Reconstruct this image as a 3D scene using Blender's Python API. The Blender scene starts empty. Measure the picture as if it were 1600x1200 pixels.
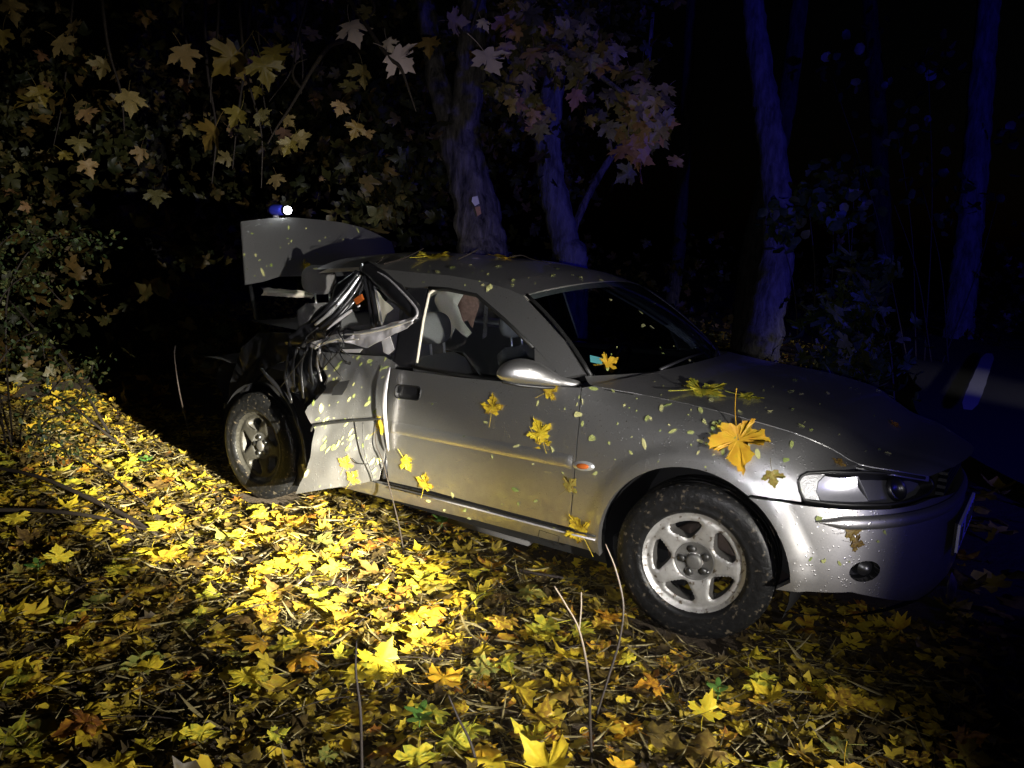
import bpy, bmesh, math, random
import numpy as np
from mathutils import Vector, Matrix, Euler, noise
from mathutils.geometry import delaunay_2d_cdt

random.seed(11)
rng = np.random.default_rng(11)
scene = bpy.context.scene
COL = scene.collection
PI = math.pi

# ------------------------------------------------------------------ camera
CAM = np.array([1.0810, -3.6118, 1.5284])
YAW, PITCH, ROLL, FPX = -0.6088, 0.18002, 0.0315, 1238.37
def _basis():
    f = np.array([math.sin(YAW)*math.cos(PITCH), math.cos(YAW)*math.cos(PITCH), -math.sin(PITCH)])
    rt = np.cross(f, [0, 0, 1]); rt /= np.linalg.norm(rt)
    up = np.cross(rt, f)
    r2 = math.cos(ROLL)*rt + math.sin(ROLL)*up
    u2 = -math.sin(ROLL)*rt + math.cos(ROLL)*up
    return r2, u2, f
RT, UP, FW = _basis()
cam = bpy.data.cameras.new('camera'); cam_ob = bpy.data.objects.new('camera', cam); COL.objects.link(cam_ob)
cam.sensor_width = 36.0; cam.lens = FPX/1600*36.0
cam.clip_start = 0.05; cam.clip_end = 400
m = Matrix(((RT[0], UP[0], -FW[0]), (RT[1], UP[1], -FW[1]), (RT[2], UP[2], -FW[2]))).to_4x4()
m.translation = Vector(CAM); cam_ob.matrix_world = m
scene.camera = cam_ob

# ------------------------------------------------------------------ night sky, lamps, exposure
world = bpy.data.worlds.new('World'); scene.world = world; world.use_nodes = True
wn = world.node_tree.nodes; wl = world.node_tree.links
sky = wn.new('ShaderNodeTexSky'); sky.sky_type = 'NISHITA'; sky.sun_disc = False
sky.sun_elevation = math.radians(-4); sky.sun_rotation = math.radians(60)
wl.new(sky.outputs[0], wn['Background'].inputs[0]); wn['Background'].inputs[1].default_value = 0.010
def spot(name, loc, target, energy, color, size_deg, blend, radius):
    l = bpy.data.lights.new(name, 'SPOT'); o = bpy.data.objects.new(name, l); COL.objects.link(o)
    l.energy = energy; l.color = color; l.spot_size = math.radians(size_deg); l.spot_blend = blend; l.shadow_soft_size = radius
    o.location = loc
    o.rotation_euler = (Vector(target)-Vector(loc)).to_track_quat('-Z', 'Y').to_euler()
    return o
# a hand torch held low by someone just right of the photographer: hot spot and wider spill
spot('torch_lamp', (3.9, -2.76, 1.60), (-2.65, -0.98, 0.05), 27000, (1.0, 0.94, 0.74), 13.5, 1.0, 0.025)
spot('torch_spill', (3.7, -2.75, 1.15), (-2.2, -1.10, 0.40), 2000, (1.0, 0.96, 0.88), 42, 1.0, 0.025)
# the phone's own flash, beside the lens
spot('phone_flash', (1.09, -3.61, 1.50), (-0.75, -0.6, 0.92), 150, (0.98, 0.96, 1.0), 66, 1.0, 0.008)
# unseen spot added to brighten the road dash beyond the bonnet
spot('road_dash_fill', (5.5, 3.0, 0.75), (0.35, 6.6, 0.0), 800, (1.0, 0.97, 0.9), 19, 1.0, 0.05)
# blue beacon of the patrol car on the road, out of the frame to the right
spot('police_beacon', (7.5, -2.5, 1.9), (-3.0, 8.5, 3.8), 2100, (0.035, 0.03, 1.0), 76, 1.0, 0.15)
spot('bumper_glint_fill', (6.2, -4.6, 1.3), (0.66, -0.62, 0.45), 130, (0.10, 0.08, 1.0), 7, 1.0, 0.06)  # extra spot added only to put a blue glint on the bumper
scene.view_settings.view_transform = 'Standard'
scene.view_settings.look = 'None'
scene.view_settings.exposure = 0.0
scene.view_settings.gamma = 1.0
scene.view_settings.use_curve_mapping = False

# ------------------------------------------------------------------ helpers
def sight(u, v, x=None, y=None, z=None):
    d = FW + RT*(u-800)/FPX - UP*(v-600)/FPX
    if y is not None: t = (y-CAM[1])/d[1]
    elif x is not None: t = (x-CAM[0])/d[0]
    else: t = (z-CAM[2])/d[2]
    return CAM + t*d
def toward(u, v, dist):
    d = FW + RT*(u-800)/FPX - UP*(v-600)/FPX
    return CAM + d*dist
def project(p):
    d = np.asarray(p)-CAM; zz = d@FW
    return 800+FPX*(d@RT)/zz, 600-FPX*(d@UP)/zz

def props(o, label=None, cat=None, group=None, kind=None):
    if label: o['label'] = label
    if cat: o['category'] = cat
    if group: o['group'] = group
    if kind: o['kind'] = kind
    return o
def empty(name, loc=(0, 0, 0), rz=0):
    o = bpy.data.objects.new(name, None); COL.objects.link(o)
    o.location = loc; o.rotation_euler = (0, 0, rz); o.empty_display_size = 0.2
    return o
def link(name, me, parent=None):
    o = bpy.data.objects.new(name, me); COL.objects.link(o)
    if parent: o.parent = parent
    return o
def mesh(name, verts, faces, mat=None, parent=None, smooth=True):
    me = bpy.data.meshes.new(name)
    me.from_pydata([tuple(map(float, v)) for v in verts], [], [tuple(int(i) for i in f) for f in faces]); me.update()
    if smooth: me.polygons.foreach_set('use_smooth', [True]*len(me.polygons))
    if mat: me.materials.append(mat)
    return link(name, me, parent)

class MB:
    """collects verts and faces of one mesh"""
    def __init__(s): s.v = []; s.f = []
    def add(s, v, f):
        o = len(s.v); s.v.extend([tuple(p) for p in v]); s.f.extend([tuple(i+o for i in q) for q in f]); return s
    def box(s, c, size, rot=None, taper=1.0):
        hx, hy, hz = (a/2 for a in size); vs = []
        for sz in (-1, 1):
            k = taper if sz > 0 else 1
            for sx, sy in ((-1, -1), (1, -1), (1, 1), (-1, 1)):
                p = Vector((sx*hx*k, sy*hy*k, sz*hz))
                if rot is not None: p = rot @ p
                vs.append(p+Vector(c))
        return s.add(vs, [(3, 2, 1, 0), (4, 5, 6, 7), (0, 1, 5, 4), (1, 2, 6, 5), (2, 3, 7, 6), (3, 0, 4, 7)])
    def tube(s, pts, radii, n=8, cap=True, jitter=0, flat=1.0, seed=0, freq=3.0):
        pts = [Vector(p) for p in pts]
        if not hasattr(radii, '__len__'): radii = [radii]*len(pts)
        vs = []; prev = None
        for i, p in enumerate(pts):
            t = (pts[min(i+1, len(pts)-1)]-pts[max(i-1, 0)])
            t = t.normalized() if t.length > 1e-9 else Vector((0, 0, 1))
            if prev is None:
                a = Vector((0, 0, 1)) if abs(t.z) < .9 else Vector((1, 0, 0))
                prev = (a-t*a.dot(t)).normalized()
            prev = (prev-t*prev.dot(t)).normalized(); b = t.cross(prev)
            for k in range(n):
                an = 2*PI*k/n; rr = radii[i]
                if jitter:
                    q = p+prev*math.cos(an)*rr+b*math.sin(an)*rr
                    rr *= 1+jitter*noise.noise(q*freq+Vector((seed*7.1, 0, 0)))
                vs.append(p+prev*math.cos(an)*rr+b*math.sin(an)*rr*flat)
        fs = []
        for i in range(len(pts)-1):
            for k in range(n):
                fs.append((i*n+k, i*n+(k+1) % n, (i+1)*n+(k+1) % n, (i+1)*n+k))
        if cap:
            fs.append(tuple(range(n-1, -1, -1))); fs.append(tuple((len(pts)-1)*n+k for k in range(n)))
        return s.add(vs, fs)
    def lathe(s, prof, n=48, axis='y', c=(0, 0, 0), close=False):
        """prof: (radius, offset along axis); outward of the wheel is -y"""
        vs = []; m_ = len(prof)
        for k in range(n):
            a = 2*PI*k/n
            for r, w in prof:
                if axis == 'y': vs.append((c[0]+r*math.cos(a), c[1]-w, c[2]+r*math.sin(a)))
                elif axis == 'x': vs.append((c[0]+w, c[1]+r*math.cos(a), c[2]+r*math.sin(a)))
                else: vs.append((c[0]+r*math.cos(a), c[1]+r*math.sin(a), c[2]+w))
        fs = []
        for k in range(n):
            k2 = (k+1) % n
            for j in range(m_-1 if not close else m_):
                j2 = (j+1) % m_
                fs.append((k*m_+j, k2*m_+j, k2*m_+j2, k*m_+j2))
        return s.add(vs, fs)
    def grid(s, fn, nu, nv):
        vs = [fn(i/nu, j/nv) for i in range(nu+1) for j in range(nv+1)]
        fs = [(i*(nv+1)+j, (i+1)*(nv+1)+j, (i+1)*(nv+1)+j+1, i*(nv+1)+j+1) for i in range(nu) for j in range(nv)]
        return s.add(vs, fs)
    def build(s, name, mat, parent=None, smooth=True, fix=False):
        o = mesh(name, s.v, s.f, mat, parent, smooth)
        if fix:
            bm = bmesh.new(); bm.from_mesh(o.data); bmesh.ops.remove_doubles(bm, verts=bm.verts, dist=1e-4); bmesh.ops.recalc_face_normals(bm, faces=bm.faces); bm.to_mesh(o.data); bm.free()
        return o

def catmull(pts, n=12):
    P = np.array(pts, float)
    Q = np.vstack([2*P[0]-P[1], P, 2*P[-1]-P[-2]]); out = []
    for i in range(1, len(Q)-2):
        a, b, c, d = Q[i-1], Q[i], Q[i+1], Q[i+2]
        for k in range(n):
            t = k/n
            out.append(.5*((2*b)+(-a+c)*t+(2*a-5*b+4*c-d)*t*t+(-a+3*b-3*c+d)*t**3))
    out.append(Q[-2]); return np.array(out)

def poly_area(P): return 0.5*sum(P[i][0]*P[(i+1) % len(P)][1]-P[(i+1) % len(P)][0]*P[i][1] for i in range(len(P)))
def inside(p, poly):
    c = False; n = len(poly); j = n-1
    for i in range(n):
        if (poly[i][1] > p[1]) != (poly[j][1] > p[1]) and p[0] < (poly[j][0]-poly[i][0])*(p[1]-poly[i][1])/(poly[j][1]-poly[i][1])+poly[i][0]: c = not c
        j = i
    return c
def densify(poly, step):
    out = []
    for i in range(len(poly)):
        a = np.array(poly[i], float); b = np.array(poly[(i+1) % len(poly)], float)
        k = max(1, int(math.ceil(np.linalg.norm(b-a)/step)))
        for q in range(k): out.append(tuple(a+(b-a)*q/k))
    return out
def fill(poly, step, holes=()):
    """triangulated sheet with an even inner grid: returns 2-D verts, triangles, boundary edges"""
    if poly_area(poly) < 0: poly = poly[::-1]
    loops = [densify(poly, step)]+[densify(h, step) for h in holes]
    vs = []; ed = []
    for lp in loops:
        o = len(vs); n = len(lp); vs += lp; ed += [(o+i, o+(i+1) % n) for i in range(n)]
    B = np.array(vs)
    x0, y0 = B.min(0); x1, y1 = B.max(0)
    j = 0; y = y0+step*.5
    while y < y1:
        x = x0+step*(.5 if j % 2 else 0.01)
        while x < x1:
            if inside((x, y), loops[0]) and not any(inside((x, y), h) for h in loops[1:]):
                if np.min((B[:, 0]-x)**2+(B[:, 1]-y)**2) > (step*.55)**2: vs.append((x, y))
            x += step
        y += step*.87; j += 1
    V, E, F, _, _, _ = delaunay_2d_cdt([Vector(p) for p in vs], ed, [], 0, 1e-7)
    keep = []
    for f in F:
        c = sum((V[i] for i in f), Vector((0, 0)))/len(f)
        if inside(c, loops[0]) and not any(inside(c, h) for h in loops[1:]):
            f = list(f)
            ar = poly_area([V[i] for i in f])
            if ar < 0: f = f[::-1]
            if 2*abs(ar) < .10*max((V[f[i]]-V[f[i-1]]).length_squared for i in range(len(f))): continue   # sliver on the rim
            keep.append(tuple(f))
    cnt = {}
    for f in keep:
        for i in range(len(f)):
            a, b = f[i], f[(i+1) % len(f)]
            k = (min(a, b), max(a, b))
            cnt.setdefault(k, []).append((a, b))
    be = [v[0] for v in cnt.values() if len(v) == 1]
    used = sorted({i for f in keep for i in f}); mp = {i: k for k, i in enumerate(used)}
    return [(V[i].x, V[i].y) for i in used], [tuple(mp[i] for i in f) for f in keep], [(mp[a], mp[b]) for a, b in be]
def panel(name, poly, fn, mat, parent, step=.04, lip=.018, holes=(), offset=0.0, flip=False, disp=None):
    """sheet-metal panel: fn(a, b) -> (point, outward normal); edges folded inwards by lip"""
    V2, F, BE = fill(poly, step, holes)
    P = []; N = []
    for a, b in V2:
        p, n = fn(a, b)
        if disp: p = p+disp(a, b, p)
        P.append(Vector(p)+Vector(n)*offset); N.append(Vector(n))
    # orientation from first triangle
    f = F[len(F)//2]; g = (P[f[1]]-P[f[0]]).cross(P[f[2]]-P[f[0]])
    rev = g.dot(N[f[0]]) < 0
    F = [t[::-1] if rev else t for t in F]; BE = [(b, a) if rev else (a, b) for a, b in BE]
    if lip:
        bv = sorted({i for e in BE for i in e}); top = {i: len(P)+k for k, i in enumerate(bv)}; n0 = len(P)
        bot = {i: n0+len(bv)+k for k, i in enumerate(bv)}
        P += [P[i].copy() for i in bv]+[P[i]-N[i]*lip for i in bv]
        F = F+[(top[b], top[a], bot[a], bot[b]) for a, b in BE]
    o = mesh(name, P, F, mat, parent)
    if lip:
        sm = [True]*(len(F)-len(BE))+[False]*len(BE); o.data.polygons.foreach_set('use_smooth', sm)
    return o

# ------------------------------------------------------------------ materials
def new_mat(name):
    mt = bpy.data.materials.new(name); mt.use_nodes = True
    return mt, mt.node_tree.nodes, mt.node_tree.links, mt.node_tree.nodes['Principled BSDF']
def simple(name, col, rough=.5, metal=0., coat=0., bump=0., bscale=60., var=0., spec=.5):
    mt, n, l, b = new_mat(name)
    b.inputs['Base Color'].default_value = (*col, 1); b.inputs['Roughness'].default_value = rough
    b.inputs['Metallic'].default_value = metal; b.inputs['Coat Weight'].default_value = coat
    b.inputs['Coat Roughness'].default_value = .08; b.inputs['Specular IOR Level'].default_value = spec
    tc = n.new('ShaderNodeTexCoord')
    if var or bump:
        nz = n.new('ShaderNodeTexNoise'); nz.inputs['Scale'].default_value = bscale; nz.inputs['Detail'].default_value = 5
        l.new(tc.outputs['Object'], nz.inputs['Vector'])
        if var:
            hs = n.new('ShaderNodeMix'); hs.data_type = 'RGBA'
            hs.inputs[6].default_value = (*[c*(1-var) for c in col], 1); hs.inputs[7].default_value = (*[min(1, c*(1+var)) for c in col], 1)
            l.new(nz.outputs[0], hs.inputs[0]); l.new(hs.outputs[2], b.inputs['Base Color'])
        if bump:
            bp = n.new('ShaderNodeBump'); bp.inputs['Strength'].default_value = bump; bp.inputs['Distance'].default_value = .004
            l.new(nz.outputs[0], bp.inputs['Height']); l.new(bp.outputs[0], b.inputs['Normal'])
    return mt

def paint_material():
    mt, n, l, b = new_mat('silver_paint')
    tc = n.new('ShaderNodeTexCoord')
    def nz(scale, det=4, rough=.55):
        q = n.new('ShaderNodeTexNoise'); q.inputs['Scale'].default_value = scale; q.inputs['Detail'].default_value = det; q.inputs['Roughness'].default_value = rough
        l.new(tc.outputs['Object'], q.inputs['Vector']); return q
    # road dirt: brown film growing towards the sill
    sep = n.new('ShaderNodeSeparateXYZ'); l.new(tc.outputs['Object'], sep.inputs[0])
    mr = n.new('ShaderNodeMapRange'); mr.inputs[1].default_value = .75; mr.inputs[2].default_value = .2; mr.inputs[3].default_value = 0; mr.inputs[4].default_value = 1.05
    l.new(sep.outputs[2], mr.inputs[0])
    n1 = nz(7, 6, .65); mu = n.new('ShaderNodeMath'); mu.operation = 'MULTIPLY'; l.new(mr.outputs[0], mu.inputs[0]); l.new(n1.outputs[0], mu.inputs[1])
    n3 = nz(220, 2)
    fl = n.new('ShaderNodeMix'); fl.data_type = 'RGBA'; fl.inputs[6].default_value = (.46, .455, .455, 1); fl.inputs[7].default_value = (.62, .615, .615, 1)
    l.new(n3.outputs[0], fl.inputs[0])
    mx = n.new('ShaderNodeMix'); mx.data_type = 'RGBA'; mx.inputs[7].default_value = (.12, .095, .065, 1)
    n5 = nz(95, 3, .6); sp = n.new('ShaderNodeMapRange'); sp.inputs[1].default_value = .66; sp.inputs[2].default_value = .72; l.new(n5.outputs[0], sp.inputs[0])
    n6 = nz(4, 2); s6 = n.new('ShaderNodeMapRange'); s6.inputs[1].default_value = .45; s6.inputs[2].default_value = .62; l.new(n6.outputs[0], s6.inputs[0])
    sm = n.new('ShaderNodeMath'); sm.operation = 'MULTIPLY'; l.new(sp.outputs[0], sm.inputs[0]); l.new(s6.outputs[0], sm.inputs[1])
    mm0 = n.new('ShaderNodeMath'); mm0.operation = 'MAXIMUM'; l.new(mu.outputs[0], mm0.inputs[0]); l.new(sm.outputs[0], mm0.inputs[1])
    l.new(mm0.outputs[0], mx.inputs[0]); l.new(fl.outputs[2], mx.inputs[6]); l.new(mx.outputs[2], b.inputs['Base Color'])
    b.inputs['Metallic'].default_value = .92
    r = n.new('ShaderNodeMapRange'); r.inputs[3].default_value = .36; r.inputs[4].default_value = .6
    l.new(mu.outputs[0], r.inputs[0]); l.new(r.outputs[0], b.inputs['Roughness'])
    b.inputs['Coat Weight'].default_value = .7; b.inputs['Coat Roughness'].default_value = .06
    # rain drops
    vo = n.new('ShaderNodeTexVoronoi'); vo.inputs['Scale'].default_value = 85; l.new(tc.outputs['Object'], vo.inputs['Vector'])
    dr = n.new('ShaderNodeMapRange'); dr.inputs[1].default_value = .34; dr.inputs[2].default_value = .05; l.new(vo.outputs['Distance'], dr.inputs[0])
    n4 = nz(26, 2); gt = n.new('ShaderNodeMath'); gt.operation = 'GREATER_THAN'; gt.inputs[1].default_value = .53; l.new(n4.outputs[0], gt.inputs[0])
    mm = n.new('ShaderNodeMath'); mm.operation = 'MULTIPLY'; l.new(dr.outputs[0], mm.inputs[0]); l.new(gt.outputs[0], mm.inputs[1])
    bp = n.new('ShaderNodeBump'); bp.inputs['Strength'].default_value = .35; bp.inputs['Distance'].default_value = .003
    l.new(mm.outputs[0], bp.inputs['Height']); l.new(bp.outputs[0], b.inputs['Normal']); l.new(bp.outputs[0], b.inputs['Coat Normal'])
    return mt
def glass_material(name, tint, rough=.03, refl=.9):
    mt, n, l, b = new_mat(name)
    n.remove(b); out = n['Material Output']
    tr = n.new('ShaderNodeBsdfTransparent'); tr.inputs[0].default_value = (*tint, 1)
    gl = n.new('ShaderNodeBsdfGlossy'); gl.inputs['Roughness'].default_value = rough; gl.inputs[0].default_value = (refl, refl, refl, 1)
    lw = n.new('ShaderNodeLayerWeight'); lw.inputs[0].default_value = .5
    pw = n.new('ShaderNodeMath'); pw.operation = 'POWER'; pw.inputs[1].default_value = 5; l.new(lw.outputs['Facing'], pw.inputs[0])
    fr = n.new('ShaderNodeMath'); fr.operation = 'MULTIPLY_ADD'; fr.inputs[1].default_value = .95; fr.inputs[2].default_value = .05; l.new(pw.outputs[0], fr.inputs[0])
    mx = n.new('ShaderNodeMixShader'); l.new(fr.outputs[0], mx.inputs[0]); l.new(tr.outputs[0], mx.inputs[1]); l.new(gl.outputs[0], mx.inputs[2])
    l.new(mx.outputs[0], out.inputs[0]); return mt
def emit_material(name, col, strength):
    mt, n, l, b = new_mat(name)
    b.inputs['Base Color'].default_value = (.8, .8, .8, 1)
    b.inputs['Emission Color'].default_value = (*col, 1); b.inputs['Emission Strength'].default_value = strength; return mt
def leaf_material(name, ramp, use_attr, rough=.5, trans=.25, scale=60., blotch=.75):
    """leaf blade: the tint picks a tone on the ramp, blotches and darker veins over it"""
    mt, n, l, b = new_mat(name); out = n['Material Output']
    if use_attr:
        at = n.new('ShaderNodeAttribute'); at.attribute_name = 'tint'; src = at.outputs['Fac']
    else:
        oi = n.new('ShaderNodeObjectInfo'); src = oi.outputs['Random']
    tc = n.new('ShaderNodeTexCoord')
    nz = n.new('ShaderNodeTexNoise'); nz.inputs['Scale'].default_value = scale; nz.inputs['Detail'].default_value = 4
    l.new(tc.outputs['Object'], nz.inputs['Vector'])
    ad = n.new('ShaderNodeMath'); ad.operation = 'MULTIPLY_ADD'; ad.inputs[1].default_value = blotch; ad.inputs[2].default_value = -.5*blotch
    l.new(nz.outputs[0], ad.inputs[0])
    a2 = n.new('ShaderNodeMath'); a2.operation = 'ADD'; l.new(src, a2.inputs[0]); l.new(ad.outputs[0], a2.inputs[1])
    cr = n.new('ShaderNodeValToRGB'); e = cr.color_ramp.elements
    e[0].position = ramp[0][0]; e[0].color = (*ramp[0][1], 1); e[1].position = ramp[-1][0]; e[1].color = (*ramp[-1][1], 1)
    for p, c in ramp[1:-1]:
        q = e.new(p); q.color = (*c, 1)
    l.new(a2.outputs[0], cr.inputs[0]); l.new(cr.outputs[0], b.inputs['Base Color'])
    b.inputs['Roughness'].default_value = rough; b.inputs['Specular IOR Level'].default_value = .4
    bp = n.new('ShaderNodeBump'); bp.inputs['Strength'].default_value = .5; bp.inputs['Distance'].default_value = .003
    l.new(nz.outputs[0], bp.inputs['Height']); l.new(bp.outputs[0], b.inputs['Normal'])
    tl = n.new('ShaderNodeBsdfTranslucent'); l.new(cr.outputs[0], tl.inputs[0])
    mx = n.new('ShaderNodeMixShader'); mx.inputs[0].default_value = trans
    l.new(b.outputs[0], mx.inputs[1]); l.new(tl.outputs[0], mx.inputs[2]); l.new(mx.outputs[0], out.inputs[0])
    return mt
def bark_material(name, c0, c1, scale=8):
    mt, n, l, b = new_mat(name)
    tc = n.new('ShaderNodeTexCoord'); mp = n.new('ShaderNodeMapping'); mp.inputs['Scale'].default_value = (1, 1, .22)
    l.new(tc.outputs['Object'], mp.inputs[0])
    nz = n.new('ShaderNodeTexNoise'); nz.inputs['Scale'].default_value = scale*2.2; nz.inputs['Detail'].default_value = 8; nz.inputs['Roughness'].default_value = .7
    l.new(mp.outputs[0], nz.inputs['Vector'])
    mx = n.new('ShaderNodeMix'); mx.data_type = 'RGBA'; mx.inputs[6].default_value = (*c0, 1); mx.inputs[7].default_value = (*c1, 1)
    rm = n.new('ShaderNodeMapRange'); rm.inputs[1].default_value = .36; rm.inputs[2].default_value = .66; l.new(nz.outputs[0], rm.inputs[0])
    l.new(rm.outputs[0], mx.inputs[0]); l.new(mx.outputs[2], b.inputs['Base Color'])
    b.inputs['Roughness'].default_value = .85
    bp = n.new('ShaderNodeBump'); bp.inputs['Strength'].default_value = 1; bp.inputs['Distance'].default_value = .06
    l.new(nz.outputs[0], bp.inputs['Height']); l.new(bp.outputs[0], b.inputs['Normal']); return mt
def soil_material(name, c0, c1, scale, bump=.02):
    mt, n, l, b = new_mat(name)
    tc = n.new('ShaderNodeTexCoord')
    nz = n.new('ShaderNodeTexNoise'); nz.inputs['Scale'].default_value = scale; nz.inputs['Detail'].default_value = 9; nz.inputs['Roughness'].default_value = .7
    l.new(tc.outputs['Object'], nz.inputs['Vector'])
    mx = n.new('ShaderNodeMix'); mx.data_type = 'RGBA'; mx.inputs[6].default_value = (*c0, 1); mx.inputs[7].default_value = (*c1, 1)
    l.new(nz.outputs[0], mx.inputs[0]); l.new(mx.outputs[2], b.inputs['Base Color']); b.inputs['Roughness'].default_value = .8
    bp = n.new('ShaderNodeBump'); bp.inputs['Strength'].default_value = .9; bp.inputs['Distance'].default_value = bump
    l.new(nz.outputs[0], bp.inputs['Height']); l.new(bp.outputs[0], b.inputs['Normal']); return mt

M = {}
M['paint'] = paint_material()
M['rubber'] = simple('tyre_rubber', (.0075, .0075, .008), .40, bump=.8, bscale=55, var=.7, spec=.25)
def scuff(mt, col, scale, lo):
    n, l = mt.node_tree.nodes, mt.node_tree.links; b = n['Principled BSDF']; src = b.inputs['Base Color'].links[0].from_socket
    tc = n.new('ShaderNodeTexCoord'); q = n.new('ShaderNodeTexNoise'); q.inputs['Scale'].default_value = scale; q.inputs['Detail'].default_value = 6; l.new(tc.outputs['Object'], q.inputs['Vector'])
    r = n.new('ShaderNodeMapRange'); r.inputs[1].default_value = lo; r.inputs[2].default_value = lo+.09; l.new(q.outputs[0], r.inputs[0])
    mx = n.new('ShaderNodeMix'); mx.data_type = 'RGBA'; mx.inputs[7].default_value = (*col, 1); l.new(src, mx.inputs[6]); l.new(r.outputs[0], mx.inputs[0]); l.new(mx.outputs[2], b.inputs['Base Color'])
scuff(M['rubber'], (.075, .062, .045), 48, .60)
M['black'] = simple('black_plastic', (.012, .012, .013), .45, bump=.15, bscale=200)
M['seal'] = simple('black_rubber_seal', (.01, .01, .01), .5)
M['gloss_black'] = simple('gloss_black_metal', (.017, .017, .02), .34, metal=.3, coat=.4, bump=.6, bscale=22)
M['alloy'] = simple('alloy_wheel_silver', (.42, .41, .40), .42, metal=.65, bump=.12, bscale=70, var=.22)
scuff(M['alloy'], (.13, .105, .08), 40, .58)
M['alloy_hub'] = simple('alloy_hub_grey', (.12, .117, .112), .5, metal=.5, bump=.2, bscale=80, var=.3)
M['alloy_dark'] = simple('alloy_barrel', (.10, .095, .09), .6, metal=.6, var=.3, bscale=30)
M['alloy_in_shade'] = simple('alloy_shaded', (.05, .047, .04), .5, metal=.5, bump=.2, bscale=60, var=.3)  # rear wheels: shade from the torn side darkened into the alloy colour
M['brake'] = simple('brake_steel', (.13, .10, .085), .5, metal=.7, bump=.2, bscale=60, var=.3)
M['nut'] = simple('wheel_nut_steel', (.12, .12, .12), .35, metal=.9)
M['under'] = simple('underbody_black', (.008, .008, .008), .8)
M['glass'] = glass_material('window_glass', (.86, .90, .91))
M['screen'] = glass_material('windscreen_glass', (.26, .30, .34))
M['lamp_dark'] = simple('lamp_dark_chamber', (.24, .24, .25), .35, metal=.5)
M['lens'] = glass_material('lamp_lens', (.9, .9, .92), .05)
M['chrome'] = simple('lamp_reflector', (.78, .78, .80), .30, metal=.75)
M['pebble'] = simple('indicator_pebbled_lens', (.72, .72, .70), .35, metal=.35, bump=1, bscale=160)
M['amber'] = simple('amber_lens', (.42, .10, .02), .25, coat=.5)
M['fabric'] = simple('seat_fabric', (.17, .165, .16), .9, bump=.5, bscale=240, var=.3)
M['lining'] = simple('beige_lining', (.80, .74, .60), .85, bump=.4, bscale=120, var=.12)
M['foam'] = simple('torn_brown_lining', (.34, .20, .15), .95, bump=.8, bscale=60, var=.5)
M['white_metal'] = simple('torn_pale_metal', (.55, .53, .55), .4, metal=.35, bump=.4, bscale=30, var=.2)
M['plate'] = simple('number_plate_white', (.7, .7, .68), .4)
M['ink'] = simple('plate_black', (.015, .015, .015), .5)
M['sticker'] = simple('teal_sticker', (.06, .22, .24), .4)
M['blue_body'] = simple('blue_torch_body', (.03, .04, .45), .35, coat=.3)
M['torch_lens'] = emit_material('lit_torch_lens', (.95, 1.0, 1.0), 30)
YEL = [(0, (.16, .13, .02)), (.2, (.42, .30, .03)), (.5, (.62, .44, .03)), (.8, (.66, .40, .03)), (1, (.48, .20, .03))]
LIT = [(0, (.022, .015, .008)), (.18, (.065, .045, .016)), (.34, (.15, .105, .025)), (.5, (.34, .25, .035)), (.72, (.62, .47, .04)), (.9, (.56, .34, .03)), (1, (.30, .12, .025))]
M['leaf'] = leaf_material('maple_leaf_yellow', YEL, False)
M['litter'] = leaf_material('leaf_litter_mixed', LIT, True, scale=30.)
M['crown'] = leaf_material('maple_crown_leaf', [(0, (.06, .055, .018)), (.35, (.17, .14, .045)), (.7, (.31, .22, .09)), (1, (.30, .14, .07))], False, scale=30)
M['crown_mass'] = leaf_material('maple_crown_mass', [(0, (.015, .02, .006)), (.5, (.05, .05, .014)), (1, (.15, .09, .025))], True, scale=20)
M['shrub_leaf'] = leaf_material('shrub_leaf_green', [(0, (.02, .034, .012)), (.6, (.045, .075, .024)), (1, (.13, .13, .04))], True, scale=40)
M['leaflet'] = leaf_material('small_pale_leaflet', [(0, (.20, .27, .07)), (.5, (.42, .45, .16)), (1, (.58, .55, .26))], False, scale=80)
M['straw'] = leaf_material('dry_straw', [(0, (.06, .045, .02)), (.5, (.22, .18, .08)), (1, (.42, .36, .18))], True, trans=.1)
M['bark'] = bark_material('maple_bark', (.012, .010, .008), (.22, .19, .165))
M['bark_pale'] = bark_material('smooth_bark', (.05, .045, .042), (.24, .225, .21), 5)
M['bark_dark'] = bark_material('dark_bark', (.008, .007, .006), (.06, .052, .045))
M['wood_raw'] = simple('bare_orange_wood', (.48, .24, .11), .7, var=.3, bscale=40)
M['twig'] = simple('twig_bark', (.022, .015, .011), .7, bump=.5, bscale=60, var=.4)
M['twig_pale'] = simple('pale_twig', (.015, .009, .0045), .85, bump=.5, bscale=60, var=.3)
M['soil'] = soil_material('forest_soil', (.018, .012, .008), (.085, .06, .035), 14)
M['asphalt'] = soil_material('asphalt', (.018, .018, .019), (.05, .05, .052), 60, .004)
M['line'] = simple('road_paint', (.62, .62, .58), .7, bump=.3, bscale=50, var=.25)

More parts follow.
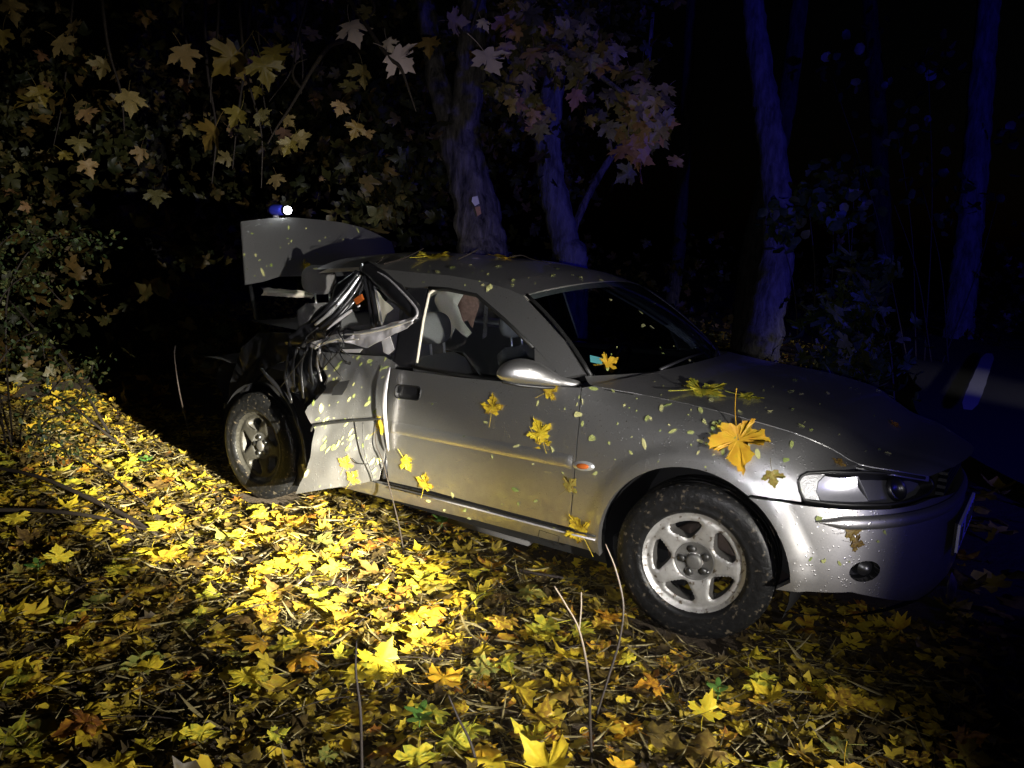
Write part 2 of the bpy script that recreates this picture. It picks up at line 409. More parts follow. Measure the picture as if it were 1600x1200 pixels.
# ------------------------------------------------------------------ ground and road
def ground_z(x, y):
    h = .030*noise.noise(Vector((x*.9, y*.9, 0)))+.015*noise.noise(Vector((x*2.6, y*2.6, 4)))
    far = max(0, math.hypot(x+1, y)-4)
    return h-.015+.10*min(1, far/6)*noise.noise(Vector((x*.25, y*.25, 9)))
def axis(lo, hi, a, b, fine, coarse):
    v = list(np.arange(lo, a, coarse))+list(np.arange(a, b, fine))+list(np.arange(b, hi+coarse, coarse)); return v
gx = axis(-60, 60, -8, 3, .12, 2.0); gy = axis(-12, 90, -4, 6, .12, 2.0)
gv = [(x, y, ground_z(x, y)) for x in gx for y in gy]; ny = len(gy)
gf = [(i*ny+j, (i+1)*ny+j, (i+1)*ny+j+1, i*ny+j+1) for i in range(len(gx)-1) for j in range(ny-1)]
ground = props(mesh('ground', gv, gf, M['soil']), kind='structure')
# road curving past the front of the car
cl = catmull([(-1.2, 60, 0), (-.9, 30, 0), (-.3, 16, 0), (.22, 8.5, 0), (.55, 5.2, 0), (2.4, 2.6, 0), (6, 1.2, 0), (14, .6, 0)], 14)
rv = []; rf = []
for i, p in enumerate(cl):
    t = cl[min(i+1, len(cl)-1)]-cl[max(i-1, 0)]; t /= np.linalg.norm(t); nrm = np.array([-t[1], t[0], 0])
    w = min(1.0, .35+abs(i-52)/30) if 30 < i < 75 else 1
    for k, s in enumerate((-1.35, -.5, .5, 1.35)):
        q = p+nrm*s*w; rv.append((q[0], q[1], max(.07, ground_z(q[0], q[1])+.03) if q[1] > 3 else .075))
for i in range(len(cl)-1):
    for k in range(3): rf.append((i*4+k, i*4+k+1, (i+1)*4+k+1, (i+1)*4+k))
road = props(mesh('road', rv, rf, M['asphalt']), kind='structure')
# dash of the centre line, seen past the nose of the car
da = sight(1512, 640, z=.118)[:2]; db = sight(1546, 552, z=.118)[:2]
dd = (db-da)/np.linalg.norm(db-da); dn = np.array([-dd[1], dd[0]])
nseg = 14; mv = []; mf = []
for i in range(nseg+1):
    p = da+(db-da)*i/nseg
    w = .075*(min(1, .45+math.sqrt(min(i, nseg-i)/2)*.55))*(1+.12*noise.noise(Vector((i*.7, 0, 0))))
    for s in (-1, 1): mv.append((p[0]+dn[0]*s*w, p[1]+dn[1]*s*w, .118))
    if i: mf.append((2*i-2, 2*i-1, 2*i+1, 2*i))
props(mesh('road_marking', mv, mf, M['line'], smooth=False), kind='structure')

# ------------------------------------------------------------------ the car: body surface
_plan = catmull([(-3.52, 0), (-3.50, -.35), (-3.43, -.60), (-3.30, -.75), (-3.0, -.815), (-2.4, -.845), (-1.6, -.853), (-.8, -.853), (-.2, -.85),
                 (.1, -.843), (.26, -.830), (.38, -.81), (.52, -.745), (.62, -.655), (.702, -.54), (.762, -.41), (.805, -.26), (.822, -.13), (.827, 0)], 16)
_s = np.r_[0, np.cumsum(np.linalg.norm(np.diff(_plan, axis=0), axis=1))]
_s -= np.interp(0, _plan[:, 0], _s)
T_END = float(_s[-1]); T_START = float(_s[0])
def plan(t):
    p = np.array([np.interp(t, _s, _plan[:, 0]), np.interp(t, _s, _plan[:, 1])])
    q = np.array([np.interp(t+.03, _s, _plan[:, 0])-np.interp(t-.03, _s, _plan[:, 0]), np.interp(t+.03, _s, _plan[:, 1])-np.interp(t-.03, _s, _plan[:, 1])])
    q /= np.linalg.norm(q)
    return p, np.array([-q[1], q[0]])
_door = [(.10, .085), (.14, .07), (.2, .045), (.26, .018), (.35, .008), (.5, 0), (.62, 0), (.75, .016), (.85, .036), (.92, .058), (.96, .075), (1.05, .12)]
_st = [(-3.6, [(.10, .05), (.2, .03), (.3, 0), (.55, 0), (.7, .03), (.85, .06), (.95, .10), (1.05, .17)]), (-2.9, _door), (-.55, _door),
       (-.28, [(.10, .085), (.2, .045), (.26, .018), (.35, .008), (.5, 0), (.65, .003), (.75, .017), (.82, .04), (.87, .075), (.905, .115), (.925, .15), (1.05, .5)]),
       (.1, [(.10, .08), (.2, .03), (.35, .005), (.5, 0), (.65, .005), (.74, .02), (.80, .045), (.85, .08), (.88, .115), (.9, .15), (1.05, .5)]),
       (.34, [(.10, .07), (.2, .03), (.35, .0), (.5, 0), (.64, .008), (.72, .03), (.78, .06), (.83, .10), (.865, .15), (1.05, .5)]),
       (.75, [(.10, .07), (.2, .04), (.25, .012), (.30, .0), (.5, 0), (.6, .012), (.65, .03), (.70, .05), (.74, .08), (.77, .13), (.79, .2), (1.05, .7)]),
       (1.6, [(.10, .07), (.2, .04), (.25, .012), (.30, .0), (.5, 0), (.58, .01), (.62, .03), (.68, .06), (.73, .12), (.76, .2), (1.05, .7)])]
_tz = np.linspace(.08, 1.05, 98); _tt = np.linspace(-3.8, 1.8, 225)
_rows = []
for t0, pr in _st:
    c = catmull(pr, 10); _rows.append(np.interp(_tz, c[:, 0], c[:, 1]))
_rows = np.array(_rows); _D = np.array([[np.interp(t, [s[0] for s in _st], _rows[:, j]) for j in range(len(_tz))] for t in _tt])
_k = np.exp(-(np.arange(-6, 7)/3.0)**2); _k /= _k.sum()
_D = np.apply_along_axis(lambda c: np.convolve(np.pad(c, 6, mode='edge'), _k, 'valid'), 0, _D)
_k2 = np.exp(-(np.arange(-2, 3)/1.3)**2); _k2 /= _k2.sum()
_D = np.apply_along_axis(lambda c: np.convolve(np.pad(c, 2, mode='reflect', reflect_type='odd'), _k2, 'valid'), 1, _D)
def inset(t, z):
    i = np.clip((t-_tt[0])/(_tt[1]-_tt[0]), 0, len(_tt)-1.001); j = np.clip((z-_tz[0])/(_tz[1]-_tz[0]), 0, len(_tz)-1.001)
    a, b = int(i), int(j); u, v = i-a, j-b
    return (_D[a, b]*(1-u)+_D[a+1, b]*u)*(1-v)+(_D[a, b+1]*(1-u)+_D[a+1, b+1]*u)*v
WC, WR = np.array([0.0, .317]), np.array([-2.637, .317])
def flare(t, z):
    f = 0
    for c in (WC,):
        r = math.hypot(t-c[0], (z-c[1])*.97)
        if r < .47 and z > .2:
            k = 1 if r < .425 else (1 if r < .425 else max(0, 1-(r-.425)/.022))
            k = k*k*(3-2*k); f += .013*k
    # two swage lines: crease at the bumper insert
    return f
def _pt(t, z):
    p, n = plan(t); d = inset(t, z)-flare(t, z)
    return np.array([p[0]+n[0]*d, p[1]+n[1]*d, z])
def body(t, z):
    p = _pt(t, z); e = .004
    a = _pt(t+e, z)-_pt(t-e, z); b = _pt(t, z+e)-_pt(t, z-e)
    n = np.cross(a, b); n /= np.linalg.norm(n)
    return p, n
def body_left(t, z):
    p, n = body(t, z); return p*np.array([1, -1, 1]), n*np.array([1, -1, 1])
def on_body(u, v, t=None, z=.6):
    """body coordinates (t, z) of the spot that lies in this direction"""
    if t is None: t = sight(u, v, y=-.84)[0]; z = sight(u, v, y=-.84)[2]
    q = np.array([min(t, 1.3), min(max(z, .15), .95)]); tgt = np.array([u, v], float)
    for _ in range(40):
        f0 = np.array(project(_pt(*q)))-tgt
        if np.abs(f0).max() < .05: break
        h = 1e-3
        J = np.c_[(np.array(project(_pt(q[0]+h, q[1])))-tgt-f0)/h, (np.array(project(_pt(q[0], q[1]+h)))-tgt-f0)/h]
        s = np.linalg.lstsq(J+1e-9, -f0, rcond=None)[0]
        q = q+np.clip(s, -.08, .08); q[1] = min(max(q[1], .1), 1.0); q[0] = min(q[0], T_END)
    return tuple(q)
def shape(pix): return [on_body(*p) for p in pix]
# greenhouse flank
def _gy(x, z):
    k = z-.93
    y = .775-.40*k-.12*k*k*(1 if k > 0 else 0)
    f = max(0, min(1, (x+1.1)/.55)); r = max(0, min(1, (-2.0-x)/1.0))
    return y-.035*f*f-.07*r*r
def flank(x, z):
    e = .005; p = np.array([x, -_gy(x, z), z])
    a = np.array([2*e, -(_gy(x+e, z)-_gy(x-e, z)), 0]); b = np.array([0, -(_gy(x, z+e)-_gy(x, z-e)), 2*e])
    n = np.cross(a, b); return p, n/np.linalg.norm(n)
def flank_left(x, z):
    p, n = flank(x, z); return p*np.array([1, -1, 1]), n*np.array([1, -1, 1])
def on_flank(u, v):
    y = -.7
    for _ in range(12):
        p = sight(u, v, y=y); y = -_gy(p[0], p[2])
    return (p[0], p[2])
def flanks(pix): return [on_flank(*p) for p in pix]

car = props(empty('crashed_car', (-1.2, 0, 0)), 'wet silver saloon car with a torn open rear side and raised boot lid', 'car')
CARM = Matrix.Translation(Vector((1.2, 0, 0)))
def attach_car():
    for o in list(scene.objects):
        if o.parent is car: o.matrix_parent_inverse = CARM

# ---- hidden inner shell that keeps the panel gaps dark
mb = MB()
mb.box((-1.55, 0, .235), (3.0, 1.45, .13))
mb.box((-.47, 0, .58), (.05, 1.35, .62)); mb.box((.28, 0, .45), (.7, .9, .4)); mb.box((-2.66, 0, .55), (.9, .9, .35))
mb.build('floor_pan', M['under'], car, smooth=False)
for fn in (body, body_left):
    p_ = [(-1.62, .24), (-.40, .24), (-.40, .50), (-.42, .62), (-.50, .70), (-.50, .90), (-1.62, .88)]
    panel('door_inner', p_, fn, M['under'], car, step=.12, lip=0, offset=-.05)
    # wheel housings
    for cx in (0, -2.637):
        mb = MB(); sg = 1 if fn is body else -1
        if cx < -1 and fn is body: hr = .36
        else: hr = .385
        def liner(a, b):
            an = -.35+a*(PI+.7); return (cx+hr*math.cos(an), -sg*(.80-b*.36), .317+hr*math.sin(an))
        mb.grid(liner, 20, 2)
        mb.grid(lambda a, b: (cx+hr*b*math.cos(-.35+a*(PI+.7)), -sg*.44, .317+hr*b*math.sin(-.35+a*(PI+.7))), 20, 1)
        mb.build('wheel_arch_liner', M['black'], car)

# ---- front wing, doors, sill
def arc(c, r, a0, a1, n):
    return [(c[0]+r*math.cos(math.radians(a0+(a1-a0)*i/n)), c[1]+r*math.sin(math.radians(a0+(a1-a0)*i/n))) for i in range(n+1)]
SEAM = shape([(926, 603), (1019, 620), (1085, 634), (1150, 650), (1244, 678), (1300, 702), (1341, 725)])
A_OUT = on_body(1247, 749); A_BOT = on_body(1252, 784)
LINE0 = on_body(1170, 774)
RA = .385
def arch_pts(a0, a1, n): return arc(WC, RA, a0, a1, n)
a_front = math.degrees(math.atan2(LINE0[1]-WC[1], LINE0[0]-WC[0]))
D_F = shape([(908, 606), (904, 660), (899, 720), (894, 775), (889, 824)])
wing_p = [(D_F[0][0]+.004, D_F[0][1])]+SEAM+[on_body(1300, 734), on_body(1268, 737), A_OUT, A_BOT, (LINE0[0]+.006, LINE0[1]+.004)]
wing_p += arch_pts(a_front, 190, 26)
wing_p += [(D_F[4][0]+.03, D_F[4][1]-.005), (D_F[4][0]+.005, D_F[4][1])]+[(p[0]+.005, p[1]) for p in D_F[3:0:-1]]
for fn in (body, body_left):
    panel('front_wing', wing_p, fn, M['paint'], car, step=.028, lip=.03)
D_B = shape([(889, 824), (820, 806), (740, 785), (670, 766), (607, 752)])
D_R = shape([(607, 752), (603, 700), (605, 640), (609, 600), (613, 576)])
D_T = shape([(613, 576), (720, 590), (833, 601), (908, 606)])
door_p = D_B+D_R[1:]+D_T[1:-1]+D_F[:-1]
H_C = on_body(637, 613); H_L = on_body(618, 612); H_R = on_body(657, 615)
hw = abs(H_R[0]-H_L[0])/2; hh = .032
def rounded(c, w, h, r, slope=0):
    o = []
    for sx, sy, a in ((1, -1, -90), (1, 1, 0), (-1, 1, 90), (-1, -1, 180)):
        for k in range(5):
            an = math.radians(a+22.5*k); o.append((c[0]+sx*(w-r)+r*math.cos(an), c[1]+sy*(h-r)+r*math.sin(an)+slope*(sx*(w-r))))
    return o
front_doors = []
for fn in (body, body_left):
    hole = rounded(H_C, hw, hh, .018, .05)
    door = panel('front_door', door_p, fn, M['paint'], car, step=.035, lip=.03, holes=[hole])
    front_doors.append(door)
    h = panel('door_handle', rounded(H_C, hw, hh, .018, .05), fn, M['black'], door, step=.02, lip=0, offset=-.022)
    # flap of the handle
    panel('handle_flap', rounded((H_C[0]-.005, H_C[1]+.008), hw*.8, hh*.55, .012, .05), fn, M['gloss_black'], h, step=.02, lip=.006, offset=-.008)
    # frame round the recess
    sgn = 1
    mb = MB(); lp = [fn(*q)[0]+fn(*q)[1]*.001 for q in hole]; mb.tube(lp+[lp[0]], .003, 5, cap=False); mb.build('handle_frame', M['black'], h)
    # side moulding
    def mould(a, b, A=on_body(894, 722), B=on_body(611, 667)):
        tx = B[0]+(A[0]-B[0])*a; zz = B[1]+(A[1]-B[1])*a+(b-.5)*.058
        p, n = fn(tx, zz); k = math.sin(min(1, max(0, b))*PI)**.45 if 0 < b < 1 else 0
        e = min(1, min(a, 1-a)/.012) if 0 < a < 1 else 0
        return p+n*(.0015+.0075*k*max(.1, e))
    MB().grid(mould, 60, 8).build('side_moulding', M['paint'], door)
# sills
s_up = shape([(930, 842), (889, 832), (740, 793), (607, 760), (540, 742)])
sill_p = [on_body(929, 864)]+s_up+[(s_up[-1][0]-.35, s_up[-1][1]-.01), (s_up[-1][0]-.35, .20)]+shape([(560, 768), (740, 812)])
for fn in (body, body_left):
    s = panel('sill', sill_p, fn, M['paint'], car, step=.04, lip=.03)
    for dz, r in ((.012, .0045), (-.004, .0045)):
        lp = [fn(a[0], a[1]+dz)[0]+fn(a[0], a[1]+dz)[1]*.002 for a in [s_up[0], s_up[1], s_up[2], s_up[3]]]
        MB().tube(lp, r, 6).build('sill_trim', M['white_metal'] if dz < 0 else M['black'], s)
    q = [on_body(843, 828), on_body(874, 838), on_body(872, 851), on_body(841, 841)]
    lp = [fn(*a)[0]+fn(*a)[1]*.0005 for a in densify(q, .02)]
    MB().tube(lp+[lp[0]], .0012, 4, cap=False).build('jacking_cover', M['seal'], s)
# side repeater
for fn in (body, body_left):
    c = on_body(912, 728)
    def rep(a, b, k=1.0, hgt=.012):
        an = 2*PI*a; rx, rz = .052*k*b, .021*k*b
        p, n = fn(c[0]+rx*math.cos(an), c[1]+rz*math.sin(an)+.10*rx*math.cos(an)); return p+n*(.001+hgt*math.sqrt(max(0, 1-b*b)))
    r = MB().grid(rep, 24, 5).build('side_repeater', M['chrome'], car)
    MB().grid(lambda a, b: rep(a, b, .68, .020), 24, 5).build('amber_lens', M['amber'], r)

# ---- bumper with lamp holes
bt = shape([(1170, 778), (1212, 783), (1252, 790), (1300, 795), (1345, 797), (1390, 796), (1430, 789), (1455, 779)])
bt += [(T_END*.93, .60), (T_END, .60)]
bb = [(T_END, .215), (1.0, .215)]+shape([(1330, 925), (1260, 924), (1212, 921)])
a_bot = math.degrees(math.atan2(bb[-1][1]-WC[1], bb[-1][0]-WC[0]))
a_top = math.degrees(math.atan2(bt[0][1]-WC[1], bt[0][0]-WC[0]))
FOG = on_body(1352, 893)
fog_hole = [(FOG[0]+.062*math.cos(a), FOG[1]+.040*math.sin(a)) for a in np.linspace(0, 2*PI, 25)[:-1]]
bump_p = bt+bb+arc(WC, RA, a_bot, a_top, 10)[1:-1]
for fn in (body, body_left):
    b_ = panel('front_bumper', bump_p, fn, M['paint'], car, step=.032, lip=.03, holes=[fog_hole])
    def strip(a, b):
        A = on_body(1274, 817)
        t = A[0]+(T_END-A[0])*a; zz = A[1]+.004-(A[1]-.525)*a*0+(b-.5)*.046*min(1, a*9+.05)
        p, n = fn(t, zz); return p+n*(.001+.010*math.sin(b*PI)**.6 if 0 < b < 1 else .001)
    MB().grid(strip, 50, 7).build('bumper_strip', M['paint'], b_)
    def groove(a, b):
        A = on_body(1274, 817)
        t = A[0]+(T_END-A[0])*a; zz = A[1]+.004+.023*min(1, a*9+.05)+.004*b
        p, n = fn(t, zz); return p+n*.0025
    MB().grid(groove, 50, 1).build('bumper_groove', M['seal'], b_)
    # fog lamp in its hole
    mb = MB(); ring = [fn(*q) for q in fog_hole]; n_ = len(ring)
    vs = [p for p, n in ring]+[p-n*.06 for p, n in ring]
    mb.add(vs, [(i, (i+1) % n_, n_+(i+1) % n_, n_+i) for i in range(n_)]); mb.add([p-n*.06 for p, n in ring], [tuple(range(n_))])
    fl = mb.build('fog_lamp', M['black'], b_)
    def fog(a, b):
        p, n = fn(FOG[0]+.022+.032*b*math.cos(2*PI*a), FOG[1]-.002+.030*b*math.sin(2*PI*a)); return p-n*(.012+.02*b*b)
    MB().grid(fog, 24, 5).build('fog_lens', M['nut'], fl)
    # splitter lip under the bumper
    MB().grid(lambda a, b: fn(.36+(T_END-.36)*a, .215-.03*b)[0]+fn(.36+(T_END-.36)*a, .215)[1]*(.004-.03*b), 40, 2).build('front_spoiler', M['black'], b_)

# ---- headlamps
def lampset(fn):
    out = shape([(1247, 752), (1252, 744), (1262, 739), (1300, 737), (1350, 738), (1400, 740), (1440, 744), (1454, 750), (1458, 760), (1450, 771), (1430, 780), (1390, 788), (1345, 789), (1300, 787), (1256, 781), (1250, 768)])
    lamp = panel('headlamp', out, fn, M['lamp_dark'], car, step=.05, lip=0, offset=-.05)
    mb = MB(); e = densify(out, .02); ring = [fn(*q) for q in e]; n_ = len(ring)
    mb.add([p for p, n in ring]+[p-n*.05 for p, n in ring], [(i, (i+1) % n_, n_+(i+1) % n_, n_+i) for i in range(n_)]); mb.build('lamp_housing', M['black'], lamp)
    lp = [p+n*.001 for p, n in ring]
    MB().tube(lp+[lp[0]], .006, 6, cap=False).build('lamp_seal', M['seal'], lamp)
    ind = shape([(1250, 752), (1256, 744), (1266, 741), (1290, 740), (1279, 752), (1276, 768), (1283, 785), (1260, 781), (1253, 768)])
    panel('indicator_lens', ind, fn, M['pebble'], lamp, step=.02, lip=.01, offset=-.008)
    ref = shape([(1292, 741), (1343, 742), (1348, 760), (1360, 783), (1330, 785), (1286, 784), (1279, 768), (1282, 752)])
    cx = sum(q[0] for q in ref)/len(ref); cz = sum(q[1] for q in ref)/len(ref)
    def bowl(a, b, p):
        r = math.hypot((a-cx)/.10, (b-cz)/.06); n = fn(a, b)[1]
        return -n*.030*max(0, 1-r*r*.7)
    panel('lamp_reflector', ref, fn, M['chrome'], lamp, step=.012, lip=0, offset=-.012, disp=bowl)
    # shade between the two chambers
    q0, q1 = on_body(1343, 742), on_body(1361, 784)
    mb = MB()
    def wall(a, b):
        p, n = fn(q0[0]+(q1[0]-q0[0])*a, q0[1]+(q1[1]-q0[1])*a); return p-n*(.01+.038*b)
    mb.grid(wall, 6, 2); mb.build('lamp_divider', M['chrome'], lamp)
    c = on_body(1412, 762); p, n = fn(*c)
    rot = Vector(n).to_track_quat('Z', 'Y').to_matrix()
    mb = MB(); mb.lathe([(.045, -.01), (.043, .008), (.036, .010), (.033, -.008), (.02, -.018), (0.001, -.022)], 28, 'z')
    vs = [rot @ Vector(v)+Vector(p-n*.030) for v in mb.v]
    mesh('projector_ring', vs, mb.f, M['nut'], lamp)
    panel('lamp_glass', out, fn, M['lens'], lamp, step=.03, lip=0, offset=.0)
lampset(body); lampset(body_left)
# grille and number plate
mb = MB()
for i in range(4):
    mb.box((.765, 0, .625+.022*i), (.03, .56-.04*i, .012))
mb.build('grille', M['black'], car, smooth=False)
pl = MB().box((.842, 0, .455), (.012, .52, .112)).build('number_plate', M['plate'], car, smooth=False)
for i in range(8):
    if i == 2: continue
    MB().box((.8495, -.215+.062*i, .455), (.003, .012 if i % 3 else .03, .07)).build('plate_mark', M['ink'], pl, smooth=False)
mb = MB(); mb.box((.834, 0, .455), (.01, .55, .13)); mb.build('plate_holder', M['black'], car, smooth=False)

# ---- bonnet, windscreen, roof
edge3 = [body(*q)[0]+np.array([0, .003, .001]) for q in SEAM]+[np.array(sight(1400, 735, y=-.52)), np.array(sight(1452, 744, y=-.40))]
E3 = catmull(edge3, 8)
_eu = np.linspace(0, 1, len(E3))
def bonnet_pt(u, v):
    """u -1..1 across, v 0..1 cowl to nose"""
    e = np.array([np.interp(v, _eu, E3[:, k]) for k in range(3)]); ye = -e[1]; q = 1-u*u
    bulge = .20*(1-v)**1.5+.10*v**2
    x = e[0]+bulge*q; z = e[2]+(.055*(1-.5*v))*q
    z += -.004*math.exp(-((abs(u)-.62)/.05)**2)
    return np.array([x, u*ye, z])
def bonnet(u, v):
    e = .004; v = min(max(v, e), 1-e); p = bonnet_pt(u, v); a = bonnet_pt(u+e, v)-bonnet_pt(u-e, v); b = bonnet_pt(u, v+e)-bonnet_pt(u, v-e)
    n = np.cross(b, a); n /= np.linalg.norm(n); return p, n if n[2] > 0 else -n
bn = MB().grid(lambda a, b: bonnet_pt(-1+2*b, a), 48, 40)
bn.grid(lambda a, b: bonnet_pt(-1, a)+np.array([0, .002, -.022*b]), 48, 1)
bn.build('bonnet', M['paint'], car)
# seam shadow under the bonnet edge
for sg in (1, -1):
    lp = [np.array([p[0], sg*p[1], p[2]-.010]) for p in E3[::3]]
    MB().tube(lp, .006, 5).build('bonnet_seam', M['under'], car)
# cowl (black grille under the screen) and silver corner
ROOF_EDGE = flanks([(817, 462), (795, 452), (762, 441), (700, 430), (640, 425), (575, 418)])
ws_base = on_flank(914, 584)
HX, HZ = ROOF_EDGE[0]
def screen_pt(u, v):
    """v 0 at the cowl, 1 at the header"""
    q = 1-u*u
    b = np.array([ws_base[0]+.24*q, -_gy(*ws_base)*-u*1.0, ws_base[1]-.01]); h = np.array([HX+.09*q, _gy(HX, HZ)*u, HZ+.055*q])
    b[1] = _gy(*ws_base)*u
    p = b+(h-b)*v; k = v*(1-v)*4
    return p+np.array([.016*k, 0, .016*k])
def screen(u, v):
    e = .004; p = screen_pt(u, v); a = screen_pt(u+e, v)-screen_pt(u-e, v); b = screen_pt(u, v+e)-screen_pt(u, v-e)
    n = np.cross(a, b); n /= np.linalg.norm(n); return p, n if n[2] > 0 else -n
MB().grid(lambda a, b: screen_pt(-.965+1.93*a, b*.985+.006), 24, 16).build('windscreen', M['screen'], car)
for sg in (-1, 1):
    MB().tube([screen_pt(sg*.965, k/8) for k in range(9)], .009, 6).build('screen_seal', M['seal'], car)
def cowl(a, b):
    u = -1+2*a; p = screen_pt(u, .0); q = bonnet_pt(u, 0.0); r = p+(q-p)*b; r[2] = p[2]+(q[2]-p[2])*b-.012*math.sin(b*PI)
    return r
MB().grid(cowl, 24, 3).build('scuttle_panel', M['paint'], car)
for k, (u0, u1) in enumerate(((-.55, .10), (.12, .75))):
    a = screen_pt(u0, -.015); b = screen_pt(u1, .06); a = a+np.array([.02, 0, .02]); b = b+np.array([.0, 0, .02])
    w = MB().tube([a, (a+b)/2+np.array([.012, 0, .012]), b], [.009, .007, .006], 6).build('wiper', M['black'], car)
def roof_edge(v):
    xs = [HX, -1.10, -1.35, -1.7, -2.05, -2.40]; zs = np.interp(xs, [p[0] for p in ROOF_EDGE[::-1]], [p[1] for p in ROOF_EDGE[::-1]]); zs[-1] -= .03
    i = v*5; return np.interp(i, range(6), xs), np.interp(i, range(6), zs)
def roof_pt(u, v):
    x, z = roof_edge(v); q = 1-abs(u)**2.4; y = _gy(x, z)*u
    return np.array([x+.09*(1-u*u)*(1-v)-.05*(1-u*u)*v, y, z+(.055+.045*math.sin(min(1, v*1.25)*PI*.5)-.02*v)*q])
def roof(u, v):
    e = .004; v = min(max(v, e), 1-e); p = roof_pt(u, v); a = roof_pt(u+e, v)-roof_pt(u-e, v); b = roof_pt(u, v+e)-roof_pt(u, v-e)
    n = np.cross(b, a); n /= np.linalg.norm(n); return p, n if n[2] > 0 else -n
MB().grid(lambda a, b: roof_pt(-1+2*b, a), 40, 32).build('roof', M['paint'], car)
MB().grid(lambda a, b: roof_pt(-.95+1.9*b, a)-np.array([0, 0, .03]), 20, 16).build('headliner', M['lining'], car)

# ---- pillars and side glass
win = flanks([(670, 450), (700, 452), (744, 461), (790, 501), (833, 543), (834, 590), (775, 592), (720, 582), (648, 571)])
a_pillar = flanks([(744, 459), (790, 499), (834, 541), (868, 578), (872, 592)])+[ws_base]+flanks([(880, 530), (848, 495)])+[ROOF_EDGE[0]]+flanks([(795, 452), (764, 443)])
sail = flanks([(835, 543), (867, 577), (872, 600), (836, 596)])
rail = flanks([(764, 443), (744, 459), (700, 450.5), (668, 448), (640, 449), (600, 444), (575, 441)])+[ROOF_EDGE[5], ROOF_EDGE[4], ROOF_EDGE[3], ROOF_EDGE[2]]
b_post = flanks([(666, 450), (647, 573), (614, 573), (624, 520), (640, 450)])
for fn, door in ((flank, front_doors[0]), (flank_left, front_doors[1])):
    panel('windscreen_pillar', a_pillar, fn, M['paint'], car, step=.035, lip=.03)
    panel('roof_rail', rail, fn, M['paint'], car, step=.04, lip=.03)
    panel('centre_pillar', b_post, fn, M['gloss_black'], car, step=.05, lip=.02, offset=-.004)
    panel('window_glass', win, fn, M['glass'], door, step=.08, lip=0, offset=-.012)
    panel('mirror_sail', sail, fn, M['paint'], door, step=.04, lip=.01, offset=-.001)
    lp = [fn(*q)[0]-fn(*q)[1]*.004 for q in densify(win[:1]+win[1:5], .05)[:-6]]
    lp = [fn(*q)[0]-fn(*q)[1]*.003 for q in win[0:5]]
    MB().tube(lp, .010, 6).build('window_seal', M['seal'], door)
    lp = [fn(*q)[0]+fn(*q)[1]*.003 for q in flanks([(646, 573), (720, 586), (780, 594), (836, 600)])]
    MB().tube(lp, .009, 6).build('waist_seal', M['seal'], door)
    lp = [fn(*q)[0]-fn(*q)[1]*.008 for q in flanks([(690, 449), (678, 451), (669, 458), (660, 500), (650, 566)])]
    MB().tube(lp, [.006, .009, .007, .007, .006], 6).build('rear_window_edge', M['lining'], door)
# left flank further back (mostly hidden): rear door and quarter
lp_rear = [(-1.62, .24), (-2.22, .30), (-2.28, .55), (-2.45, .72), (-2.70, .73), (-2.95, .60), (-3.02, .3), (-3.4, .3), (-3.45, .9), (-2.9, .97), (-1.62, .92)]
panel('rear_quarter', lp_rear, body_left, M['paint'], car, step=.07, lip=.02)
panel('rear_pillar', [(-1.62, .95), (-2.95, .97), (-2.45, 1.30), (-2.3, 1.27), (-2.4, 1.0), (-1.65, .99)], flank_left, M['paint'], car, step=.08, lip=.02)

